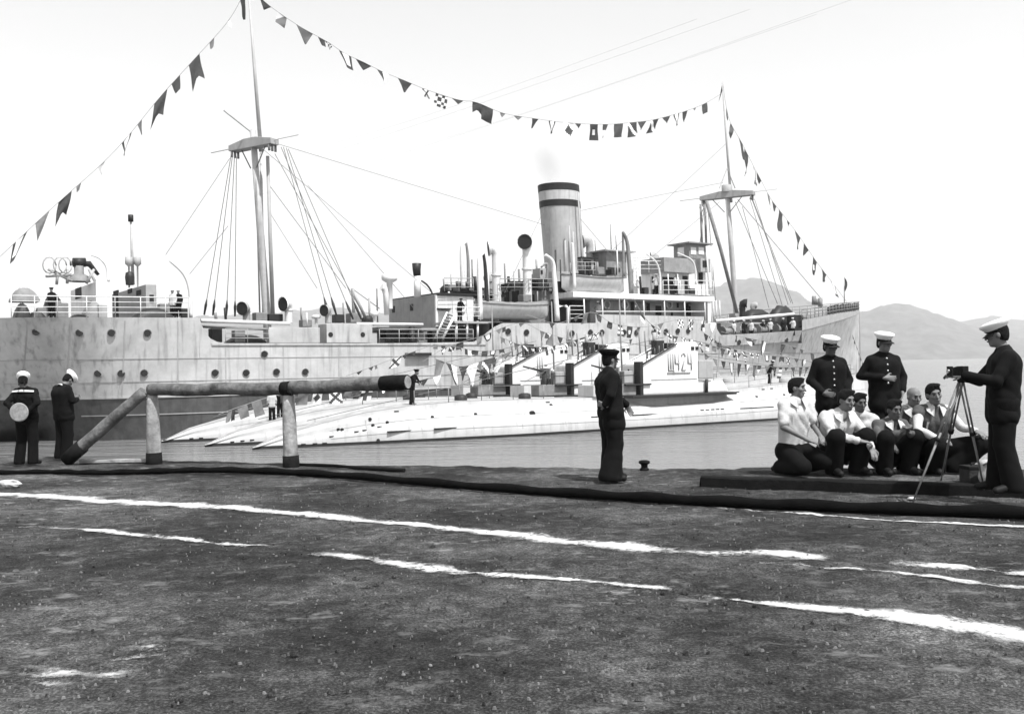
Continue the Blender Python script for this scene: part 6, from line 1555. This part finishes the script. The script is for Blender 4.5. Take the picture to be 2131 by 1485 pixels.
def officer():
    J = pose(STAND, head=(.03, -.02, 1.63), face=(.15, -.98, .05), chest=(.0, .03, 1.31), elL=(.27, -.14, 1.16), wrL=(.28, -.36, 1.0), hdL=(0, -.5, -1), elR=(-.27, .10, 1.17), wrR=(-.20, .16, 1.03) , hdR=(.8, .45, .2), paR=(.2, -.9, 0), anL=(.10, -.04, .09), anR=(-.11, .06, .09), toL=(.14, -.24, .03), toR=(-.14, -.12, .03))
    person('officer in dark uniform and dark peaked cap standing alone before the submarines', place(1273, 1000), R(106), J, 1.02, .011, ('jacket', M_NAVY, 1.0, .20, 1.22), (M_NAVY2, 1.28, .075, 1.0), cap=dict(crown=M_NAVY, band=M_NAVY, visor=True), seed=3)
officer()
def photographer():
    p = place(2090, 1024, PZ)
    J = pose(STAND, head=(.0, -.05, 1.645), face=(-.15, -.97, -.12), chest=(0, .02, 1.33), elL=(.26, -.12, 1.16), elR=(-.27, -.16, 1.17), wrL=(.07, -.40, 1.235), wrR=(-.16, -.40, 1.22), hdL=(-.2, -1, .1), hdR=(.15, -1, .1), paL=(-.6, 0, -.7), paR=(.6, 0, -.7), anL=(.13, .06, .09), anR=(-.11, -.04, .09), toL=(.2, -.12, .03), toR=(-.15, -.22, .03))
    person('photographer in dark uniform and white cap working a camera on a tripod', p, R(-104), J, 1.06, .011, ('jacket', M_NAVY, 1.0, .16, 1.2), (M_NAVY2, 1.22, .03, 1.0), cap=dict(visor=True, wide=1.05, tilt=-.12), seed=4, collar=dict(m=M_NAVY, r0=.062, r1=.075))
    # tripod and camera
    apex = dp(2000, 783, p.y + .05)
    t = thing('tripod', 'slender wooden tripod with spread legs before the photographer', 'tripod', (apex.x, apex.y, 0)); off = t.location
    feet = [gp(1898, 1050, 0.0), gp(1958, 1000, PZ), Vector((p.x - .10, p.y + .25, PZ))]
    feet[0].z = .01
    for i, ft in enumerate(feet):
        a = apex + Vector((0, 0, -.05)); mid = a.lerp(ft, .48); sd = (ft - a).cross(Vector((0, 1, 0))).normalized() * .022
        mb = MB(); mb.tube([a + sd, mid + sd * .8], .011, 6); lg = mb.build('leg', M_METAL if i else M_METAL, t, off)
        mb = MB(); mb.tube([a - sd, mid - sd * .8], .011, 6); mb.build('strut', M_METAL, lg, off)
        mb = MB(); mb.tube([mid + (a - mid) * .12, ft], [.015, .009], 6); mb.build('lower_leg', M_METAL, lg, off)
        mb = MB(); mb.tube([mid + (a - mid) * .03, mid - (a - mid) * .03], .034, 8); mb.build('clamp', M_SHOE, lg, off)
    mb = MB(); mb.lathe([(0, -.07), (.035, -.07), (.05, -.03), (.05, 0), (0, 0)], apex, 12); mb.build('head', M_SHOE, t, off)
    c = thing('camera', 'small black folding camera with bellows on top of the tripod', 'camera', apex, R(8))
    mb = MB(); mb.box((-.02, -.06, .0), (.055, .06, .115)); mb.build('back_box', M_SHOE, c, None, .008)
    mb = MB(); k = 7; v = []; f = []
    for i in range(k * 2 + 1):
        x = -.02 - i * .0075; s = lerp(.052, .034, i / (k * 2)) * (1 if i % 2 else .88)
        v += [(x, -s, .06 - s), (x, s, .06 - s), (x, s, .06 + s), (x, -s, .06 + s)]
    for i in range(k * 2):
        for j in range(4): f.append((i * 4 + j, i * 4 + (j + 1) % 4, i * 4 + 4 + (j + 1) % 4, i * 4 + 4 + j))
    mb.add(v, f); mb.build('bellows', M_NAVY, c)
    mb = MB(); mb.box((-.142, -.05, .005), (-.125, .05, .115)); mb.build('front_board', M_SHOE, c, None, .004)
    mb = MB(); mb.tube([(-.142, 0, .06), (-.165, 0, .06)], .024, 14); mb.build('lens', M_BRASS, c)
    mb = MB(); mb.box((-.125, -.045, -.004), (.04, .045, .006)); mb.build('bed', M_METAL, c)
    # case and pale bag by his feet
    q = gp(2031, 1003, PZ); b = thing('camera_case', 'dark square camera case standing on the platform beside the photographer', 'case', q, R(6))
    mb = MB(); mb.box((-.15, -.11, 0), (.15, .11, .20)); mb.build('case_body', mat('worn_dark_leather', .03, .6, .5, 9, .3, 40), b, None, .015)
    mb = MB(); mb.box((-.155, -.115, .16), (.155, .115, .205)); mb.build('lid', M_SHOE, b, None, .01)
    mb = MB(); mb.tube([(-.06, 0, .205), (-.05, 0, .235), (.05, 0, .235), (.06, 0, .205)], .009, 6); mb.build('handle', M_SHOE, b)
    mb = MB(); mb.box((-.02, -.122, .13), (.02, -.112, .17)); mb.build('clasp', M_BRASS, b)
    q = gp(2062, 1010, PZ); b = thing('bag', 'pale soft bag with a drooping flap beside the dark camera case', 'bag', q + Vector((0, .06, 0)))
    S = SDF((-.2, -.2, -.02), (.2, .2, .4), .015); S.cap((0, 0, .1), (0, 0, .2), .11, .09, .02); S.cap((-.05, 0, .24), (.04, 0, .26), .05, .05, .04); S.folds(.01, 20, 2); S.plane((0, 0, 0.005), (0, 0, -1)); mk(S.mesh('bag_body'), M_STONE, 'bag_body', b)
    mb = MB(); mb.tube([(-.09, -.06, .24), (-.02, -.1, .29), (.06, -.06, .26)], .012, 6); mb.build('strap', M_METAL, b)
photographer()
def group():
    # two petty officers standing behind
    def at(x, Y): a, _ = ray(x, 900); return Vector((a * Y, Y, PZ))
    J = pose(STAND, elL=(.27, .02, 1.17), elR=(-.28, .03, 1.17), wrL=(.17, -.17, 1.0), wrR=(-.17, -.17, 1.0), hdL=(-.8, -.5, -.2), hdR=(.8, -.5, -.2), paL=(0, 1, 0), paR=(0, 1, 0), face=(.15, -.98, -.1))
    person('man in dark tunic and white peaked cap standing behind the crouching men, nearer the officer', at(1730, 13.75), R(4), J, 1.03, .012, ('tunic', M_NAVY, 1.0, .16, 1.12), cap=dict(), buttons=5, seed=5, skin=M_TAN)
    J = pose(STAND, head=(.01, -.02, 1.64), elR=(-.30, .06, 1.20), wrR=(-.06, -.19, 1.17), hdR=(1, -.12, -.08), paR=(0, 1, 0), elL=(.29, .05, 1.17), wrL=(.22, -.08, .98), hdL=(-.3, -.3, -1), face=(.22, -.97, -.06))
    person('man in dark buttoned tunic and white cap with one hand on his stomach', at(1841, 13.75), R(3), J, 1.05, .012, ('tunic', M_NAVY, 1.0, .16, 1.12), cap=dict(), buttons=5, seed=6)
    CR = dict(pel=(0, .10, .26), chest=(0, .0, .60), neck=(0, -.05, .765), head=(0, -.10, .905), face=(.1, -.98, -.1), up=(0, -.1, 1), shL=(.18, -.02, .71), shR=(-.18, -.02, .71), elL=(.25, -.20, .50), elR=(-.25, -.20, .50), wrL=(.10, -.40, .50), wrR=(-.08, -.41, .49), hdL=(-.6, -.8, -.3), hdR=(.6, -.8, -.3), paL=(0, .2, -1), paR=(0, .2, -1),
              hipL=(.09, .08, .25), hipR=(-.09, .08, .25), knL=(.20, -.30, .47), knR=(-.20, -.30, .47), anL=(.16, -.17, .09), anR=(-.16, -.17, .09), toL=(.19, -.36, .035), toR=(-.19, -.36, .035))
    # kneeling man at the left end
    J = pose(CR, pel=(0, .12, .32), chest=(-.01, .06, .78), neck=(0, .05, .955), head=(.02, .03, 1.10), face=(.55, -.83, -.02), up=(0, 0, 1), shL=(.18, .04, .90), shR=(-.19, .05, .90), elL=(.23, -.02, .62), elR=(-.24, -.02, .62), wrL=(.15, -.24, .50), wrR=(-.02, -.22, .46), hdL=(-.3, -.8, -.4), hdR=(.8, -.5, -.35),
             hipL=(.1, .11, .30), hipR=(-.1, .11, .30), knL=(.15, -.30, .20), knR=(-.16, -.28, .14), anL=(.13, .16, .09), anR=(-.13, .16, .09), toL=(.13, .33, .05), toR=(-.13, .33, .05))
    person('kneeling man in white short-sleeved shirt with dark hair at the end nearest the officer', at(1661, 12.55), R(22), J, 1.03, .011, ('shirt', M_SHIRT, .78, .06, 1.02, .008), (M_NAVY2, 1.25, .02, 1.0), seed=7, collar=dict(m=M_SHIRT, r0=.068, r1=.10, open_=True))
    # squatting man in open white shirt
    J = pose(CR, head=(.03, -.16, .895), neck=(.0, -.09, .755), chest=(-.02, -.03, .60), face=(.18, -.96, -.12), elR=(-.22, -.26, .50), elL=(.27, -.22, .46), wrR=(.02, -.43, .43), wrL=(.16, -.45, .34), hdR=(.9, -.4, -.1), hdL=(-.1, -.7, -.7))
    person('squatting man in open white shirt with rolled sleeves leaning forearms on his knees', at(1742, 12.6), R(14), J, 1.08, .011, ('shirt', M_SHIRT, 1.0, .05, 1.05, .008), (M_NAVY2, 1.25, .02, 1.0), seed=8, collar=dict(m=M_SHIRT, r0=.07, r1=.11, open_=True))
    # man in white singlet and shorts
    J = pose(CR, pel=(0, .12, .30), head=(-.03, -.06, .92), neck=(-.01, -.03, .78), chest=(0, .02, .62), face=(.05, -.98, -.15), elL=(.27, -.14, .52), wrL=(.24, -.36, .40), elR=(-.24, -.14, .52), wrR=(-.02, -.36, .48), hdL=(.3, -.7, -.6), knL=(.17, -.36, .44), anL=(.16, -.32, .09), toL=(.2, -.5, .035), knR=(-.12, -.34, .44), anR=(-.10, -.26, .09), toR=(-.12, -.44, .035))
    person('sun-browned man in white singlet and pale shorts with bare knees among the crouching men', at(1790, 12.85), R(6), J, 1.0, .011, ('singlet', M_SHIRT, .12, .05, .98, .005), (M_GSHIRT, 1.1, .02, .45), skin=M_TAN, seed=9)
    # low man in grey shirt with pale collar
    J = pose(CR, head=(.0, -.14, .80), neck=(0, -.09, .675), chest=(0, -.02, .52), shL=(.18, -.05, .62), shR=(-.18, -.05, .62), pel=(0, .1, .22), hipL=(.09, .08, .22), hipR=(-.09, .08, .22), elL=(.26, -.22, .46), elR=(-.25, -.22, .45), wrL=(.07, -.36, .53), wrR=(-.05, -.37, .54), hdL=(-.5, -.4, .6), hdR=(.5, -.4, .6), paL=(-.7, 0, -.3), paR=(.7, 0, -.3))
    person('low crouching man in grey shirt with pale collar clasping his hands before his chest', at(1849, 12.6), R(8), J, 1.04, .011, ('shirt', M_GSHIRT, 1.0, .05, 1.02, .008), (M_NAVY2, 1.2, .02, 1.0), skin=M_TAN, seed=10, collar=dict(m=M_SHIRT, r0=.068, r1=.112, open_=True))
    # balding man behind
    J = pose(CR, head=(.02, -.10, .935), neck=(0, -.06, .80), chest=(0, .0, .63), shL=(.18, -.02, .74), shR=(-.18, -.02, .74), face=(.12, -.97, -.15), elR=(-.30, -.22, .58), wrR=(-.16, -.42, .56), elL=(.27, -.16, .55))
    person('balding man with high forehead and pale open collar crouching second from the tripod', at(1892, 12.95), R(5), J, 1.05, .011, ('shirt', M_GSHIRT, .8, .05, 1.05, .008), (M_NAVY2, 1.2, .02, 1.0), hair=False, seed=11, collar=dict(m=M_SHIRT, r0=.07, r1=.115, open_=True))
    # smiling man on the right, knee turned out
    J = pose(CR, head=(-.02, -.10, .95), neck=(0, -.05, .815), chest=(.02, .0, .64), face=(-.05, -.98, -.08), up=(-.18, 0, 1), shL=(.19, -.02, .75), shR=(-.18, -.02, .76), elL=(.30, -.10, .56), wrL=(.36, -.34, .52), hdL=(.3, -.8, -.3), elR=(-.26, -.18, .54), wrR=(-.10, -.36, .44), hdR=(.7, -.6, -.2), pel=(0, .12, .28), knL=(.46, -.26, .36), anL=(.22, -.14, .09), toL=(.30, -.32, .035), knR=(-.10, -.36, .36), anR=(-.05, -.16, .09), toR=(-.08, -.34, .035))
    person('smiling dark-haired man in grey waistcoat and white sleeves crouching behind the tripod', at(1940, 12.55), R(2), J, 1.08, .011, ('shirt', M_SHIRT, 1.0, .05, .98, .008), (M_NAVY2, 1.35, .03, 1.0), seed=12, collar=dict(m=M_SHIRT, r0=.07, r1=.112, open_=True))
    t = [o for o in COL.objects if o.name.startswith('person')]
    t = [o for o in t if o.get('label', '').startswith('smiling')][0]
    mk(make_top(J, .012, .15, .06, 1.07, .005, 3, 'waistcoat'), M_GSHIRT, 'waistcoat', t)
group()
# --- far off figures on the vessels: each with body, jacket, trousers and cap
def far_people():
    variants = []
    for i, kw in enumerate((dict(), dict(elR=(-.28, -.05, 1.2), wrR=(-.1, -.25, 1.25), hdR=(.6, -.5, .3)), dict(elL=(.26, .1, 1.2), elR=(-.26, .1, 1.2), wrL=(.1, .2, 1.0), wrR=(-.1, .2, 1.0)), dict(chest=(0, -.08, 1.27), neck=(0, -.18, 1.42), head=(0, -.26, 1.54), shL=(.18, -.14, 1.37), shR=(-.18, -.14, 1.37), elL=(.26, -.25, 1.12), elR=(-.26, -.25, 1.12), wrL=(.15, -.42, 1.05), wrR=(-.15, -.42, 1.05)))):
        J = pose(STAND, **kw); variants.append((J, make_body(J, .024), make_top(J, .03, 1.0, .14, 1.08, 0), make_legs(J, .03, 1.05, .02, 0)))
        for me, m in zip(variants[-1][1:], (M_SKIN, M_NAVY, M_NAVY2)): me.materials.append(m)
    whites = [v[2].copy() for v in variants]
    for me in whites: me.materials.clear(); me.materials.append(M_SHIRT)
    def far(label, p, rz, var, white=False, cap=True, group=None, sc=1.0):
        t = thing('person', label, 'person', p, rz, group); t.scale = (sc,) * 3
        J, b, tp, lg = variants[var]; link('body', b, t); link('jumper' if white else 'jacket', whites[var] if white else tp, t); link('trousers', lg, t)
        if cap: add_cap(J, t, visor=False, crown=M_CAPW if cap == 'w' else M_NAVY)
        return t
    def ond(fr, x, w_, z): q = fr.P(x, 800, w_); return fr.W((q.x, w_, z))
    q = FS1.P(858, 852, -.2); far('sailor in black leaning forward on the nearest submarine at the end of the log', FS1.W((q.x, -.2, ZD1(q.x))), R(75), 3, cap='d', sc=1.2)
    q = FS2.P(566, 850, .0); far('sailor in white jumper on the middle submarine stern below the log joint', FS2.W((q.x, 0, ZD2(q.x))), R(200), 0, True, 'w')
    q = FS2.P(583, 850, .3); far('sailor in dark clothes beside the white jumper on the middle submarine stern', FS2.W((q.x, .3, ZD2(q.x))), R(20), 1, False, 'd')
    q = SP(957, 668, 1.2); far('dark sailor leaning on the rail at the head of the ship stair', SHIP.W((q.x, 1.2, q.z)), R(30), 3, False, 'd')
    for x, y, w_, va, wh, cp, lab in ((360, 661, 1.6, 0, True, 'w', 'sailor in white jumper at the stern rail under the curved davit'), (372, 661, 2.0, 1, False, 'w', 'dark sailor at the stern rail just right of the white jumper'),
            (108, 661, 1.8, 2, False, 'd', 'dark sailor at the stern rail below the gun sight rings'),
            (1434, 671, 1.4, 2, False, 'd', 'dark sailor in the covered walk under the bridge'), (1245, 671, 1.2, 1, True, 'w', 'sailor in white under the open lifeboat in the covered walk'),
            (1408, 612, 1.4, 0, True, False, 'man in white shirt at the bridge rail'), (1366, 612, 1.6, 1, True, 'w', 'man in white by the davit aft of the bridge'),
            (1527, 690, 1.0, 2, True, 'w', 'white sailor at the foredeck bulwark nearest the bridge'), (1548, 689, .9, 0, False, 'w', 'dark sailor in white cap on the foredeck left of the derrick winches'), (1563, 688, 1.2, 1, True, 'w', 'white sailor under the middle of the white foredeck boom'),
            (1584, 687, 1.0, 3, False, 'w', 'stooping dark sailor under the white foredeck boom'), (1603, 686, 1.2, 2, True, 'w', 'white sailor standing between the two black foredeck covers'), (1630, 684, 1.0, 0, False, 'w', 'dark sailor at the bulwark below the black cover by the forecastle'), (1650, 683, 1.1, 1, True, 'w', 'white sailor nearest the forecastle on the foredeck')):
        q = SP(x, y, w_); z = q.z if y < 672 or x < 700 else q.z - .75
        far(lab, SHIP.W((q.x, w_, z)), R(random.uniform(-60, 60)), va, wh, cp, 'crew on the deck of the big ship')
    for fr, zd_, x, w_, va, wh, cp, lab in ((FS1, ZD1, 1310, .4, 1, False, 'd', 'crewman behind the gun of the nearest submarine'), (FS2, ZD2, 1150, .2, 0, True, 'w', 'crewman in white aft of the middle submarine tower'), (FS3, ZD3, 1028, .2, 2, False, 'w', 'dark crewman aft of the farthest submarine tower'), (FS1, ZD1, 1602, .3, 3, False, 'd', 'dark crewman bending on the bow deck of the nearest submarine')):
        q = fr.P(x, 810, w_); far(lab, fr.W((q.x, w_, zd_(q.x))), R(random.uniform(-90, 90)), va, wh, cp, 'submarine crewmen')
far_people()
# ---- smoke leaving the funnel
def smoke():
    c = SHIP.W(SP(1140, 345, 7)); m = bpy.data.materials.new('funnel_smoke'); m.use_nodes = True; n = m.node_tree; n.nodes.remove(n.nodes['Principled BSDF'])
    v = n.nodes.new('ShaderNodeVolumePrincipled'); v.inputs['Color'].default_value = (.25, .25, .25, 1); v.inputs['Anisotropy'].default_value = .2
    tc = n.nodes.new('ShaderNodeTexCoord'); no = n.nodes.new('ShaderNodeTexNoise'); no.inputs['Scale'].default_value = .7; no.inputs['Detail'].default_value = 3; n.links.new(tc.outputs['Object'], no.inputs['Vector'])
    ln = n.nodes.new('ShaderNodeVectorMath'); ln.operation = 'LENGTH'; mp = n.nodes.new('ShaderNodeMapping'); mp.inputs['Scale'].default_value = (1 / 1.7, 1 / 1.6, 1 / 2.6); n.links.new(tc.outputs['Object'], mp.inputs['Vector']); n.links.new(mp.outputs[0], ln.inputs[0])
    a = n.nodes.new('ShaderNodeMath'); a.operation = 'SUBTRACT'; a.inputs[0].default_value = 1.0; n.links.new(ln.outputs['Value'], a.inputs[1])
    b = n.nodes.new('ShaderNodeMath'); b.operation = 'MULTIPLY'; n.links.new(a.outputs[0], b.inputs[0]); n.links.new(no.outputs['Fac'], b.inputs[1])
    d = n.nodes.new('ShaderNodeMath'); d.operation = 'MULTIPLY'; d.use_clamp = False; n.links.new(b.outputs[0], d.inputs[0]); d.inputs[1].default_value = .35
    e = n.nodes.new('ShaderNodeMath'); e.operation = 'MAXIMUM'; n.links.new(d.outputs[0], e.inputs[0]); e.inputs[1].default_value = 0
    n.links.new(e.outputs[0], v.inputs['Density']); n.links.new(v.outputs[0], n.nodes['Material Output'].inputs['Volume'])
    mb = MB(); mb.lathe([(0, -2.6), (.9, -2.2), (1.6, -.5), (1.65, .6), (1.1, 2.0), (0, 2.6)], (0, 0, 0), 12); o = mb.build('smoke', m); o.location = c; o.rotation_euler = (0, R(-28), 0); tag(o, kind='stuff')
smoke()
